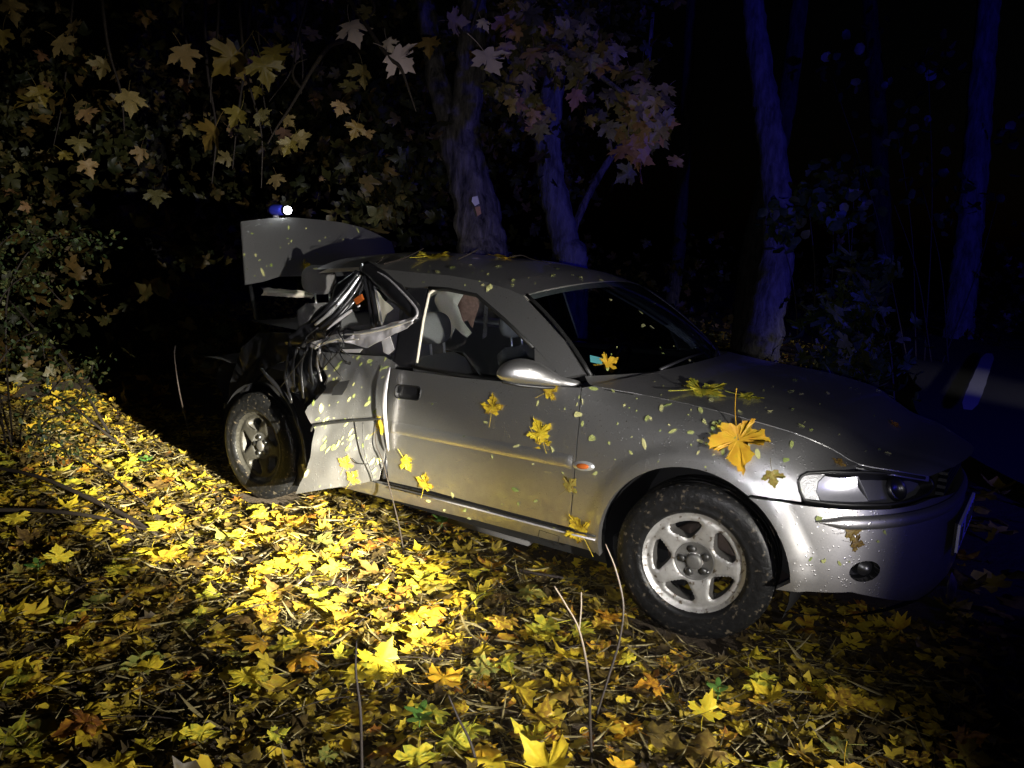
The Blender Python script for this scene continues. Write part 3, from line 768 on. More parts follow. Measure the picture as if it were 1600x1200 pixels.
# ------------------------------------------------------------------ wheels
def wheel(loc, steer, mirror, in_shade):
    w = empty('wheel', loc, steer); w.parent = car
    if mirror: w.rotation_euler = (0, 0, PI+steer)
    prof = [(.195, .070), (.203, .088), (.212, .097), (.225, .101), (.228, .0995), (.245, .1035), (.262, .1035), (.280, .100), (.284, .0985), (.296, .093), (.3035, .086), (.309, .078), (.3125, .068),
            (.3135, .050), (.3135, .046), (.3065, .044), (.3065, .036), (.314, .034), (.3145, .012), (.307, .010), (.307, -.010), (.3145, -.012), (.314, -.034), (.3065, -.036), (.3065, -.044), (.3135, -.046), (.3125, -.068), (.29, -.097), (.25, -.103), (.21, -.097), (.195, -.07)]
    mb = MB().lathe(prof, 96)
    # shoulder blocks
    for k in range(0, 60):
        a = 2*PI*(k+.5)/60; rot = Matrix.Rotation(-a, 3, 'Y')
        mb.box(rot @ Vector((.3045, -.0715, 0)), (.010, .018, .022), rot)
    ty = mb.build('tyre', M['rubber'], w)
    # rim face with five windows
    def face(r):
        return float(np.interp(r, [0, .034, .036, .073, .078, .11, .150, .170, .180, .190, .1935, .204, .206], [.066, .064, .056, .054, .063, .070, .075, .074, .070, .069, .082, .086, .083]))
    holes = []
    for k in range(5):
        a0 = PI/2+2*PI*k/5+(.30 if not mirror else 0)
        raw = []
        for da in np.linspace(-.36, .36, 9): raw.append((.164, da))
        raw += [(.150, .435), (.128, .37), (.106, .24), (.094, .10), (.092, 0), (.094, -.10), (.106, -.24), (.128, -.37), (.150, -.435)]
        q = [(r*math.cos(a0+d), r*math.sin(a0+d)) for r, d in raw]
        c = catmull(q+[q[0]], 2)[:-1]; holes.append([tuple(p) for p in c])
    disc = [(.204*math.cos(a), .204*math.sin(a)) for a in np.linspace(0, 2*PI, 73)[:-1]]
    def f3(x, z): 
        r = math.hypot(x, z); e = .002; sl = (face(r+e)-face(r-e))/(2*e)
        n = np.array([-sl*x/max(r, 1e-6), -1, -sl*z/max(r, 1e-6)])
        # soften the window edges
        return np.array([x, -face(r), z]), n/np.linalg.norm(n)
    def soft(x, z, p):
        dm = 1
        for h in holes:
            d = min(math.hypot(x-q[0], z-q[1]) for q in h); dm = min(dm, d)
        k = max(0, 1-dm/.011); return np.array([0, .009*k*k, 0])
    MB().lathe([(.020, .0605), (.072, .0605), (.0755, .0635), (.0775, .0625)], 40).build('hub_recess', M['alloy_hub'], w)
    rim = panel('rim', disc, f3, M['alloy_in_shade'] if in_shade else M['alloy'], w, step=.0095, lip=0, holes=holes, disp=soft)  # rear rims take the alloy with shade put into its colour
    mb = MB()
    for h in holes:
        n_ = len(h); cxm = sum(q[0] for q in h)/n_; czm = sum(q[1] for q in h)/n_
        v = [(x, -face(math.hypot(x, z))+.009, z) for x, z in h]+[(cxm+(x-cxm)*.84, -.020, czm+(z-czm)*.84) for x, z in h]
        mb.add(v, [(n_+i, n_+(i+1) % n_, (i+1) % n_, i) for i in range(n_)])
    mb.build('spoke_flank', M['alloy_dark'], rim)
    MB().lathe([(.204, .084), (.197, .06), (.190, .02), (.185, -.06), (.195, -.09)], 48).build('barrel', M['alloy_dark'], w)
    MB().lathe([(.0, -.008), (.06, -.008), (.062, -.02), (.125, -.02), (.128, -.03), (.128, -.045)], 40).build('brake_disc', M['brake'], w)
    mb = MB(); mb.box((.085, .02, .06), (.07, .06, .11), Matrix.Rotation(-.6, 3, 'Y')); mb.build('brake_caliper', M['brake'], w, smooth=False)
    MB().lathe([(.0, .076), (.020, .0755), (.029, .073), (.032, .066), (.033, .058)], 30).build('hub_cap', M['alloy_dark'] if in_shade else M['alloy_hub'], w)
    nut = None
    for k in range(5):
        a = 2*PI*(k+.2)/5+.3
        c = (.050*math.cos(a), 0, .050*math.sin(a))
        if nut is None:
            nut = MB().lathe([(0.0001, .070), (.0105, .070), (.0135, .067), (.014, .055)], 18).lathe([(.0185, .0615), (.0145, .0570), (.0185, .0630)], 18).build('wheel_nut', M['nut'], w); nut.location = c
        else:
            o = nut.copy(); COL.objects.link(o); o.parent = w; o.location = c
    vc = MB().lathe([(0.0001, .066), (.0065, .066), (.008, .055)], 10).build('valve_hole', M['nut'], w); vc.location = (.055, 0, -.033)
    return w
wheel((0, -.735, .317), .16, False, False)
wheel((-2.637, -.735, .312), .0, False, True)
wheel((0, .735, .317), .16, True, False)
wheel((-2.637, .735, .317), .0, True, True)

# ------------------------------------------------------------------ door mirrors
def mirror(sg):
    """shell reaches outwards from the door corner; rounded wing shape"""
    a = Vector(sight(868, 592, y=-.785)); b = Vector(sight(776, 583, y=-.985))
    ax = (b-a); L = ax.length; ax.normalize()
    up = Vector((0, 0, 1)); up = (up-ax*up.dot(ax)).normalized(); fr = ax.cross(up)  # fr: forwards-ish
    if fr.x < 0: fr = -fr
    secs = [(-.48, .020, .026, -.016), (-.22, .022, .028, -.016), (-.05, .028, .034, -.010), (.10, .040, .050, -.002), (.30, .056, .070, .008), (.55, .064, .078, .012), (.75, .060, .070, .010), (.90, .044, .050, .004), (.97, .026, .030, .0), (1.0, .006, .008, -.002)]
    vs = []; n = 24
    for s, hh_, dd_, off in secs:
        c = a+ax*(L*s)+up*off
        for k in range(n):
            an = 2*PI*k/n; cu, su = math.cos(an), math.sin(an)
            x = dd_*(cu if cu > 0 else cu*.35)      # domed in front, flat at the glass side
            z = hh_*math.copysign(abs(su)**.75, su)*(1 if su > 0 else .72)
            vs.append(c+fr*x+up*z)
    fs = [(i*n+k, i*n+(k+1) % n, (i+1)*n+(k+1) % n, (i+1)*n+k) for i in range(len(secs)-1) for k in range(n)]
    fs += [tuple(range(n-1, -1, -1)), tuple((len(secs)-1)*n+k for k in range(n))]
    vs = [Vector((p.x, p.y*sg, p.z)) for p in vs]
    if sg < 0: fs = [f[::-1] for f in fs]
    me = mesh('door_mirror', vs, fs, M['paint'], car)
    md = me.modifiers.new('sub', 'SUBSURF'); md.levels = 1; md.render_levels = 1
    g = [a+ax*(L*s)+up*(z+.006)-fr*.022 for s, z in ((.15, .03), (.88, .03), (.88, -.028), (.15, -.028))]
    g = [Vector((p.x, p.y*sg, p.z)) for p in g]
    mesh('mirror_glass', g, [(0, 1, 2, 3)], M['nut'], me, smooth=False)
    lp = [a+ax*(L*s)+up*(-.034+o)+fr*.01 for s, o in ((-.2, .005), (.2, -.006), (.6, -.006), (.9, .004))]
    MB().tube([Vector((p.x, p.y*sg, p.z)) for p in lp], .008, 6).build('mirror_base', M['black'], me)
mirror(1); mirror(-1)

# ------------------------------------------------------------------ interior
def seat(x, y, z=.42, back=.62):
    s = empty('seat', (x, y, z)); s.parent = car
    q = MB(); q.grid(lambda a, b: ((a-.5)*.52+.05, (b-.5)*.50, .10+.03*math.cos((b-.5)*6)-.05*abs(b-.5)*2), 10, 10); q.box((.05, 0, -.03), (.5, .46, .2)); q.build('cushion', M['fabric'], s)
    def shell(a, b, w=.25, h=.60):
        an = 2*PI*a; hz = b*h
        ww = w*(1-.22*max(0, b-.5)**1.2*2); t = .075*(1-.35*b)
        yy = ww*math.copysign(abs(math.cos(an))**.6, math.cos(an)); xx = t*math.copysign(abs(math.sin(an))**.8, math.sin(an))
        k = 1 if b < .9 else math.sqrt(max(.02, 1-((b-.9)/.1)**2)); yy *= .6+.4*k; xx *= k
        return (-.22-.26*b+xx, yy, .10+hz)
    MB().grid(shell, 28, 16).build('seat_back', M['fabric'], s, fix=True)
    def head(a, b):
        an = 2*PI*a; el = -PI/2+PI*b; c = math.cos(el); se = math.sin(el)
        yy = .130*math.copysign(abs(math.cos(an)*c)**.7, math.cos(an)); zz = .088*math.copysign(abs(se)**.75, se)
        xx = .05*math.copysign(abs(math.sin(an)*c)**.8, math.sin(an))
        return (-.50+xx-.02*b, yy*(1-.1*b), .835+zz)
    h = MB().grid(head, 28, 16).build('headrest', M['fabric'], s, fix=True)
    for sg in (-1, 1): MB().tube([(-.47, sg*.055, .64), (-.49, sg*.055, .80)], .007, 8).build('headrest_post', M['chrome'], s)
    return s
HR = sight(680, 513, y=-.36)      # the driver-side headrest behind the glass
seat(HR[0]+.50, -.36, HR[2]-.835); seat(HR[0]+.52, .36, HR[2]-.855)
for y in (-.35, .35): seat(-2.12, y, .42)
mb = MB(); mb.grid(lambda a, b: (-.95+.55*b, -.68+1.36*a, .80+.10*math.sin(b*PI*.7)), 12, 8); mb.box((-.75, 0, .62), (.35, 1.34, .3)); mb.build('dashboard', M['black'], car)
mb = MB(); c = Vector((-1.02, .36, .82)); rot = Matrix.Rotation(math.radians(-62), 3, 'Y')
mb.tube([c+rot @ Vector((.18*math.cos(a), .18*math.sin(a), 0)) for a in np.linspace(0, 2*PI, 33)], .014, 8, cap=False)
mb.box(c, (.12, .13, .05), rot); mb.tube([c+rot @ Vector((-.17, 0, 0)), c+rot @ Vector((.17, 0, 0))], .014, 6); mb.build('steering_wheel', M['black'], car)
# torn headliner and side airbag cloth hanging behind the front seat
def cloth(name, pix, y, mat, wob=.05, seed=0, step=.025, par=None):
    poly = [(sight(u, v, y=y)[0], sight(u, v, y=y)[2]) for u, v in pix]
    def fn(a, b):
        d = wob*noise.noise(Vector((a*5, b*3, seed)))+wob*.5*noise.noise(Vector((a*16, b*9, seed+5)))
        return np.array([a, y+d, b]), np.array([0, -1, 0])
    return panel(name, poly, fn, mat, par or car, step=step, lip=.004)
cloth('torn_lining', [(693, 452), (708, 449), (722, 458), (716, 478), (724, 500), (738, 520), (730, 527), (712, 512), (704, 530), (700, 508), (692, 488), (686, 470)], -.15, M['lining'], .05, 3)
cloth('hanging_cloth', [(700, 449), (745, 452), (746, 480), (742, 512), (732, 500), (722, 505), (716, 480), (702, 466)], -.10, M['foam'], .06, 8)
cloth('roof_lining_corner', [(668, 449), (694, 449), (690, 456), (676, 462), (668, 472)], -.35, M['lining'], .02, 5)
cloth('cabin_trim', [(757, 462), (762, 462), (760, 525), (753, 530)], .60, M['alloy'], .01, 6)
# ------------------------------------------------------------------ torn rear side
def crumple(name, pix, mat, seed=0, wob=.03, freq=7, step=.03, lip=.01, par=None, fold=0.0):
    """torn sheet: pix rows are (u, v, y); depth varies over the sheet"""
    P = np.array([sight(u, v, y=y) for u, v, y in pix])
    A = np.c_[P[:, 0], P[:, 2], np.ones(len(P))]; co = np.linalg.lstsq(A, P[:, 1], rcond=None)[0]
    def fn(a, b):
        base = co[0]*a+co[1]*b+co[2]
        d = wob*(.6-1.7*abs(noise.noise(Vector((a*freq*.8, b*freq*.5, seed)))))+wob*.4*(.5-1.6*abs(noise.noise(Vector((a*freq*2.4, b*freq*1.9, seed+3)))))
        d += fold*math.sin(a*38+b*9+seed)
        return np.array([a, base+d, b]), np.array([0, -1, 0.])
    return panel(name, [(p[0], p[2]) for p in P], fn, mat, par or car, step=step, lip=lip)
# the rear door skin, torn loose and folded outwards at its back edge
rear_door = crumple('rear_door', [(521, 546, -.80), (560, 552, -.80), (600, 557, -.80), (611, 570, -.82), (603, 600, -.84), (598, 650, -.855), (601, 700, -.86), (596, 748, -.86), (560, 755, -.88), (520, 761, -.95),
    (468, 770, -1.02), (478, 738, -1.01), (481, 700, -1.01), (480, 675, -1.02), (474, 662, -1.02), (464, 646, -1.03), (466, 638, -1.03), (482, 626, -1.0), (500, 609, -.96), (510, 590, -.92), (514, 570, -.86)],
    M['paint'], 4, .016, 5, .022, .006)
rear_door['label'] = 'rear door skin torn loose and bent outwards'
def strand(name, pix, rad, mat, par=None, flat=1.0, jit=.35, seed=0, n=8, sub=5):
    pts = catmull([sight(u, v, y=y) for u, v, y in pix], sub)
    r = rad if hasattr(rad, '__len__') else [rad]*len(pix)
    rr = np.interp(np.linspace(0, 1, len(pts)), np.linspace(0, 1, len(r)), r)
    return MB().tube(pts, list(rr), n, jitter=jit, flat=flat, seed=seed, freq=14).build(name, mat, par or car)
strand('moulding_crease', [(486, 674, -1.0), (490, 666, -1.0), (510, 662, -.975), (545, 658, -.94), (575, 656, -.905), (597, 654, -.88)], [.004, .006, .006, .006, .006, .005], M['seal'], rear_door, jit=.1)
strand('skin_crack', [(567, 660, -.92), (568, 690, -.92), (572, 715, -.915), (580, 735, -.91), (585, 753, -.905)], .0028, M['seal'], rear_door, jit=.1)
strand('skin_crack', [(550, 716, -.925), (560, 724, -.92), (575, 725, -.91)], .0022, M['seal'], rear_door, jit=.1)
crumple('door_handle', [(528, 597, -.945), (545, 594, -.93), (541, 606, -.935), (534, 617, -.945), (517, 618, -.965), (520, 606, -.955)], M['black'], 2, .004, 5, .02, .004, rear_door)
# torn white inner edge standing between the two doors
strand('torn_door_edge', [(609, 574, -.85), (603, 600, -.872), (600, 630, -.882), (601, 650, -.884), (605, 690, -.878), (607, 705, -.872)], [.006, .013, .016, .015, .009, .003], M['white_metal'], car, flat=.5, jit=.25, seed=4)
strand('door_gap_trim', [(605, 700, -.84), (603, 725, -.845), (600, 747, -.845)], [.004, .016, .012], M['gloss_black'], car, jit=.2)
# bent upper frame of the rear door
frame = strand('bent_window_frame', [(572, 419, -.66), (595, 436, -.70), (620, 458, -.76), (640, 478, -.80), (648, 488, -.82), (650, 496, -.84), (644, 501, -.86)], [.040, .046, .046, .042, .034, .022, .014], M['gloss_black'], car, jit=.15, seed=2)
strand('frame_lip', [(578, 421, -.70), (602, 432, -.74), (628, 456, -.80), (649, 480, -.85), (652, 492, -.87), (644, 500, -.88)], .006, M['white_metal'], frame, jit=.2)
# pale crumpled strip
ws_ = crumple('torn_pale_panel', [(644, 496, -.87), (643, 506, -.88), (628, 514, -.89), (604, 526, -.90), (572, 544, -.91), (556, 540, -.90), (540, 534, -.90), (520, 535, -.90), (496, 541, -.92), (490, 535, -.92), (505, 528, -.91), (532, 519, -.90), (560, 518, -.88), (592, 511, -.87), (620, 502, -.86)], M['white_metal'], 9, .02, 12, .014, .012, fold=.006)
strand('torn_edge', [(646, 500, -.88), (620, 508, -.90), (590, 516, -.91), (560, 521, -.915), (531, 524, -.92), (532, 531, -.92), (560, 530, -.92)], [.004, .006, .007, .006, .006, .006, .004], M['chrome'], ws_, jit=.5, seed=7)
strand('torn_edge', [(534, 527, -.925), (515, 533, -.93), (500, 536, -.93), (492, 545, -.94)], [.006, .008, .010, .006], M['chrome'], ws_, jit=.6, seed=8)
crumple('torn_door_trim', [(530, 546, -.89), (566, 545, -.88), (562, 551, -.88), (536, 551, -.89)], M['white_metal'], 2, .005, 9, .01, .004)
# folded rear pillar and rain gutter
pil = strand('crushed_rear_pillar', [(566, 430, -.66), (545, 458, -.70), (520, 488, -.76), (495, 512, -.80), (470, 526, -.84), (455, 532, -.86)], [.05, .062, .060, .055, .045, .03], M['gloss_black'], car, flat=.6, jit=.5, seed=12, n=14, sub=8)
for i, o in enumerate(((0, 0), (7, 6), (14, 10), (-5, -5))):
    strand('pillar_fold', [(563+o[0]*.5, 430+o[1], -.73), (543+o[0], 458+o[1], -.78), (518+o[0], 486+o[1], -.84), (492+o[0], 508+o[1], -.87)], [.006, .010, .011, .006], M['chrome'] if i == 0 else M['gloss_black'], pil, jit=.6, seed=20+i, flat=.5)
strand('torn_bar', [(563, 477, -.80), (545, 488, -.83), (525, 503, -.86), (510, 516, -.88)], [.004, .009, .007, .003], M['white_metal'], car, flat=.4, jit=.3)
crumple('amber_lens', [(552, 468, -.80), (563, 460, -.80), (566, 468, -.80), (556, 476, -.80)], M['amber'], 1, .004, 5, .01, .012)
for i, (a, b) in enumerate((((569, 432), (583, 512)), ((577, 436), (590, 508)), ((585, 446), (597, 508)))):
    strand('door_frame_bar', [(a[0], a[1], -.72), ((a[0]+b[0])/2+1, (a[1]+b[1])/2, -.75), (b[0], b[1], -.78)], .012 if i < 2 else .006, M['gloss_black'] if i != 2 else M['white_metal'], car, jit=.2, seed=i)
cloth('rear_lining', [(585, 450), (598, 466), (618, 482), (606, 490), (600, 505), (592, 500)], -.30, M['lining'], .03, 11)
crumple('torn_shard', [(595, 526, -.84), (606, 522, -.84), (615, 546, -.84), (606, 554, -.85), (598, 550, -.85)], M['white_metal'], 3, .01, 9, .012, .006)
crumple('inner_door_panel', [(618, 520, -.72), (624, 470, -.66), (640, 450, -.62), (664, 452, -.62), (648, 571, -.74), (616, 572, -.76)], M['black'], 3, .01, 6, .04, .01)
# torn wheel house: vertical folds of the quarter panel
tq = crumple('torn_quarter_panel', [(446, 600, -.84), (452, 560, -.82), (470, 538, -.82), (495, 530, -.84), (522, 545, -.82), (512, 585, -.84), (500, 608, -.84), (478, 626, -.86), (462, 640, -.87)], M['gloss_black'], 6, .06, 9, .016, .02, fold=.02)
for i, q in enumerate(([(462, 545, -.90), (458, 580, -.90), (462, 612, -.90)], [(488, 538, -.92), (484, 570, -.92), (490, 604, -.91)], [(476, 548, -.92), (470, 575, -.92), (474, 622, -.92)], [(500, 545, -.91), (496, 565, -.90), (502, 596, -.90)], [(450, 556, -.88), (446, 590, -.88), (456, 630, -.90)])):
    strand('metal_fold', q, [.006, .014, .008], M['white_metal'] if i == 3 else M['gloss_black'], tq, flat=.4, jit=.8, seed=30+i)
crumple('torn_shard', [(486, 534, -.94), (496, 532, -.94), (498, 541, -.94), (491, 546, -.94), (484, 541, -.94)], M['white_metal'], 5, .01, 14, .01, .008)
strand('wheel_arch_edge', [(407, 575, -.84), (420, 590, -.85), (440, 612, -.86), (455, 632, -.88), (463, 652, -.90), (474, 690, -.88), (478, 730, -.86)], [.006, .012, .014, .014, .014, .012, .010], M['gloss_black'], car, jit=.3, seed=3)
crumple('inner_wing', [(446, 650, -.80), (464, 652, -.80), (478, 700, -.80), (474, 760, -.80), (458, 760, -.78), (450, 700, -.78)], M['black'], 4, .03, 9, .03, .01)
_r = random.Random(5)
for i in range(9):
    u0, v0 = _r.uniform(462, 560), _r.uniform(505, 545); y0 = _r.uniform(-.95, -.86)
    strand('loose_cable', [(u0, v0, y0), (u0+_r.uniform(-22, 14), v0+_r.uniform(12, 30), y0-.03), (u0+_r.uniform(-40, 26), v0+_r.uniform(30, 75), y0-.02)], [.004, .003, .0025], M['black'] if i % 3 else M['gloss_black'], car, jit=.1, n=5)
for i in range(14):
    u0, v0 = _r.uniform(440, 560), _r.uniform(470, 610); y0 = _r.uniform(-.93, -.84); k = _r.uniform(5, 13); a = _r.uniform(0, 6)
    crumple('torn_shard', [(u0+k*math.cos(a+t)*_r.uniform(.4, 1.3), v0+k*.8*math.sin(a+t)*_r.uniform(.4, 1.3), y0+_r.uniform(-.03, .03)) for t in (0, 1.3, 2.5, 3.9, 5.2)], M['gloss_black'] if i % 3 else (M['black'] if i % 2 else M['alloy_dark']), i, .02, 16, .012, .003)
# crushed tail: bumper, tail panel and boot floor in the dark
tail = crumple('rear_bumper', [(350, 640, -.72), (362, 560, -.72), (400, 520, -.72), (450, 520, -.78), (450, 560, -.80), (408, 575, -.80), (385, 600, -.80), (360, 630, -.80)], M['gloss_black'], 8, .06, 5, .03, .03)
mb = MB(); mb.grid(lambda a, b: (-3.30-.18*math.sin(b*PI), -.50+1.2*a, .38+.36*b+.03*noise.noise(Vector((a*6, b*5, 2)))), 20, 8); mb.build('rear_bumper_skin', M['black'], car)
mb = MB(); mb.grid(lambda a, b: (-3.36+.9*b, -.66+1.3*a, .74+.02*noise.noise(Vector((a*6, b*5, 7)))), 14, 10); mb.build('boot_floor', M['fabric'], car)
mb = MB(); mb.grid(lambda a, b: (-2.48, -.66+1.3*a, .42+.56*b), 8, 6); mb.grid(lambda a, b: (-2.48-.45*b, -.62+1.24*a, .98+.02*b), 8, 6); mb.build('parcel_shelf', M['fabric'], car)
# ------------------------------------------------------------------ raised boot lid
LX = -3.02
LY0, LY1 = -.62, .95
def lid_fn(a, b):
    k = (a-LY0)/(LY1-LY0); x = LX+.06*(1-(2*k-1)**2)-.30*(b-1.42)-.22*(a-.1)
    return np.array([x, a, b]), np.array([1, .22, .3])/np.linalg.norm([1, .22, .3])
def lid_xy(u, v):
    x = LX
    for _ in range(25):
        q = sight(u, v, x=x); x = lid_fn(q[1], q[2])[0][0]
    return (q[1], q[2])
lid_p = [lid_xy(*q) for q in [(377, 346), (420, 341), (460, 340), (495, 343), (530, 347), (565, 355), (590, 366), (612, 378), (622, 410), (600, 428), (515, 432), (470, 431), (437, 432), (412, 440), (384, 445)]]
lid = panel('boot_lid', lid_p, lid_fn, M['paint'], car, step=.04, lip=.008)
panel('lid_lining', [(a*.96+.01, b*.98+.025) for a, b in lid_p], lambda a, b: (lid_fn(a, b)[0]-np.array([.05, 0, 0]), -lid_fn(a, b)[1]), M['black'], lid, step=.08, lip=0)
mb = MB(); e0 = Vector(sight(407, 455, x=-3.05)); e1 = Vector(sight(486, 461, x=-3.0))
mb.grid(lambda a, b: e0.lerp(e1, a)+Vector((.03*math.sin(b*PI), 0, (b-.5)*.05+.006*noise.noise(Vector((a*9, b*4, 1))))), 20, 5); mb.build('boot_sill', M['lining'], car)
for yy in (-.55, .60): MB().tube([(LX+.05, yy, 1.0), (LX-.02, yy*.98, 1.2)], .014, 6).build('boot_hinge', M['black'], car)

attach_car()
# torch left burning on top of the lid
tb = Vector(sight(431, 328, x=LX-.03)); td = (Vector(CAM)-tb).normalized(); sd = Vector((RT[0], RT[1], 0)).normalized()
torch = props(empty('torch', (tb.x, tb.y, tb.z-.05)), 'small blue torch shining brightly on top of the raised boot lid', 'torch')
ax_ = (td*.5+sd*.85).normalized()
TI = Matrix.Translation(-Vector((tb.x, tb.y, tb.z-.05)))
def tparts(name, pts, r, mat, n=14):
    o = MB().tube(pts, r, n).build(name, mat, torch); o.matrix_parent_inverse = TI; return o
p0 = tb-ax_*.05; p1 = tb+ax_*.075
tparts('torch_body', [p0, p0.lerp(p1, .3), p0.lerp(p1, .7), p1], [.026, .034, .033, .026], M['blue_body'])
tparts('torch_head', [p1-ax_*.01, p1+ax_*.02], [.028, .033], M['black'])
lens_o = MB()
hd = (td).normalized()
lens_o.tube([p1+ax_*.015-hd*.0, p1+ax_*.02+hd*.03], [.022, .024], 14); lo = lens_o.build('torch_bulb', M['torch_lens'], torch); lo.matrix_parent_inverse = TI
tparts('torch_stand', [tb-Vector((0, 0, .035)), tb-Vector((0, 0, .075))], [.018, .022], M['white_metal'])

# ------------------------------------------------------------------ leaves: shared blades
HALF = [(0, 0), (.07, -.05), (.20, -.09), (.40, -.06), (.34, .03), (.33, .10), (.46, .15), (.60, .18), (.55, .26), (.69, .42), (.53, .41), (.48, .50), (.37, .41), (.20, .37), (.23, .52), (.33, .61), (.24, .64), (.20, .75), (.10, .79), (0, 1.02)]
OUT = HALF+[(-x, y) for x, y in HALF[-2:0:-1]]
def leaf_mesh(name, mat, seed, stem=.6, curl=.16, fold=.22, rough=.0, teeth=0):
    r = random.Random(seed); a, b, c = r.uniform(-fold, fold), r.uniform(-curl, curl*1.5), r.uniform(-.15, .15); ph = r.uniform(0, 6)
    def zf(x, y): return a*abs(x)+b*((y-.35)**2*1.5+x*x*1.2)+c*x*(y-.3)+.045*math.sin(7*x+ph)*math.sin(6*y+ph*2)+rough*math.sin(13*x+ph*3)*math.cos(11*y-ph)
    ax_, ay_ = 1+r.uniform(-.12, .12), 1+r.uniform(-.08, .08)
    P = [(x*ax_*(1+r.uniform(-.09, .09)), y*ay_+r.uniform(-.025, .025)) for x, y in OUT]
    if teeth:
        Q = []
        for i in range(len(P)):
            (x0, y0), (x1, y1) = P[i], P[(i+1) % len(P)]; L = math.hypot(x1-x0, y1-y0)
            Q.append((x0, y0))
            if L > .11: k = teeth*r.uniform(.3, 1.2); Q.append((x0+(x1-x0)*.45-(y1-y0)*k, y0+(y1-y0)*.45+(x1-x0)*k)); k = -teeth*.7; Q.append((x0+(x1-x0)*.62-(y1-y0)*k, y0+(y1-y0)*.62+(x1-x0)*k))
        P = Q
    n = len(P)
    C = (0.0, .26); vs = [(C[0], C[1], zf(*C))]
    for x, y in P: 
        q = (C[0]+(x-C[0])*.5, C[1]+(y-C[1])*.5); vs.append((q[0], q[1], zf(*q)-(.02 if abs(x) < .05 else 0)))
    for x, y in P: vs.append((x, y, zf(x, y)))
    fs = [(0, 1+i, 1+(i+1) % n) for i in range(n)]+[(1+i, 1+n+i, 1+n+(i+1) % n, 1+(i+1) % n) for i in range(n)]
    if stem:
        o = len(vs); k = 6; bend = r.uniform(-.3, .3); dz = r.uniform(-.1, .25)
        for i in range(k):
            t = i/(k-1); w = .011; cx = bend*t*t*stem; cy = -stem*t
            vs += [(cx-w, cy, zf(0, 0)+dz*t*t+.004), (cx+w, cy, zf(0, 0)+dz*t*t+.004), (cx, cy, zf(0, 0)+dz*t*t+.024)]
        for i in range(k-1):
            for j in range(3): fs.append((o+3*i+j, o+3*i+(j+1) % 3, o+3*i+3+(j+1) % 3, o+3*i+3+j))
    me = bpy.data.meshes.new(name); me.from_pydata(vs, [], fs); me.polygons.foreach_set('use_smooth', [True]*len(me.polygons)); me.materials.append(mat); return me
def oval_mesh(name, mat, seed, wide=.5):
    r = random.Random(seed); n = 12; vs = [(0, .5, .03)]; b = r.uniform(-.1, .2)
    for i in range(n):
        a = 2*PI*i/n; x = wide*.5*math.sin(a)*(1+.12*math.cos(a)); y = .5-.5*math.cos(a); vs.append((x, y, b*abs(x)+r.uniform(-.02, .02)))
    fs = [(0, 1+(i+1) % n, 1+i) for i in range(n)]
    o = len(vs); vs += [(-.015, 0, .01), (.015, 0, .01), (0, -.18, .02)]; fs.append((o, o+1, o+2))
    me = bpy.data.meshes.new(name); me.from_pydata(vs, [], fs); me.polygons.foreach_set('use_smooth', [True]*len(me.polygons)); me.materials.append(mat); return me
M['leaf_yellow'] = leaf_material('maple_leaf_bright_yellow', [(0, (.26, .15, .02)), (.18, (.52, .36, .03)), (.45, (.68, .50, .03)), (.75, (.66, .54, .045)), (1, (.36, .36, .04))], False, scale=4.5, blotch=1.7)
M['leaf_gold'] = leaf_material('maple_leaf_golden_orange', [(0, (.22, .08, .015)), (.3, (.52, .25, .02)), (.7, (.62, .37, .025)), (1, (.44, .32, .03))], False, scale=4.5, blotch=1.7)
M['leaf_brown'] = leaf_material('maple_leaf_olive_brown', [(0, (.10, .06, .02)), (.4, (.22, .14, .03)), (.75, (.30, .24, .05)), (1, (.20, .22, .05))], False, scale=4.5, blotch=1.7)
KINDS_ = {'yellow': M['leaf_yellow'], 'golden orange': M['leaf_gold'], 'olive brown': M['leaf_brown']}
LEAFM = {k: [leaf_mesh('maple_leaf', mt, i*7+hash_, stem=.6, curl=.36, fold=.45, rough=.04) for i in range(6)] for (k, mt), hash_ in zip(KINDS_.items(), (1, 101, 201))}
FLATM = {k: leaf_mesh('maple_leaf', mt, h, stem=.75, curl=.07, fold=.10, rough=.012, teeth=-.16) for (k, mt), h in zip(KINDS_.items(), (5, 6, 7))}
OVALM = [oval_mesh('small_leaf', M['leaflet'], i, .38+.06*(i % 4)) for i in range(6)]
SLIM = [oval_mesh('small_leaf', M['leaflet'], 20+i, .20+.06*i) for i in range(4)]
def scrap_mesh(seed):
    r = random.Random(seed); k = 7; vs = [(0, .4, .05)]+[(.42*r.uniform(.3, 1)*math.cos(2*PI*i/k), .4+.5*r.uniform(.3, 1)*math.sin(2*PI*i/k), r.uniform(-.03, .12)) for i in range(k)]
    me = bpy.data.meshes.new('leaf_scrap'); me.from_pydata(vs, [], [(0, 1+i, 1+(i+1) % k) for i in range(k)]); me.materials.append(M['leaflet']); return me
SCRAP = [scrap_mesh(i) for i in range(5)]
def place(name, me, pos, nrm, tip, size, parent=None):
    n = Vector(nrm).normalized(); t = Vector(tip); t = (t-n*t.dot(n))
    t = t.normalized() if t.length > 1e-6 else n.orthogonal().normalized()
    x = t.cross(n)
    o = bpy.data.objects.new(name, me); COL.objects.link(o)
    mt = Matrix(((x.x, t.x, n.x), (x.y, t.y, n.y), (x.z, t.z, n.z))).to_4x4()
    mt = Matrix.Translation(Vector(pos)) @ mt @ Matrix.Scale(size, 4)
    if parent: o.parent = parent; o.matrix_parent_inverse = Matrix.Identity(4)
    o.matrix_basis = mt
    return o

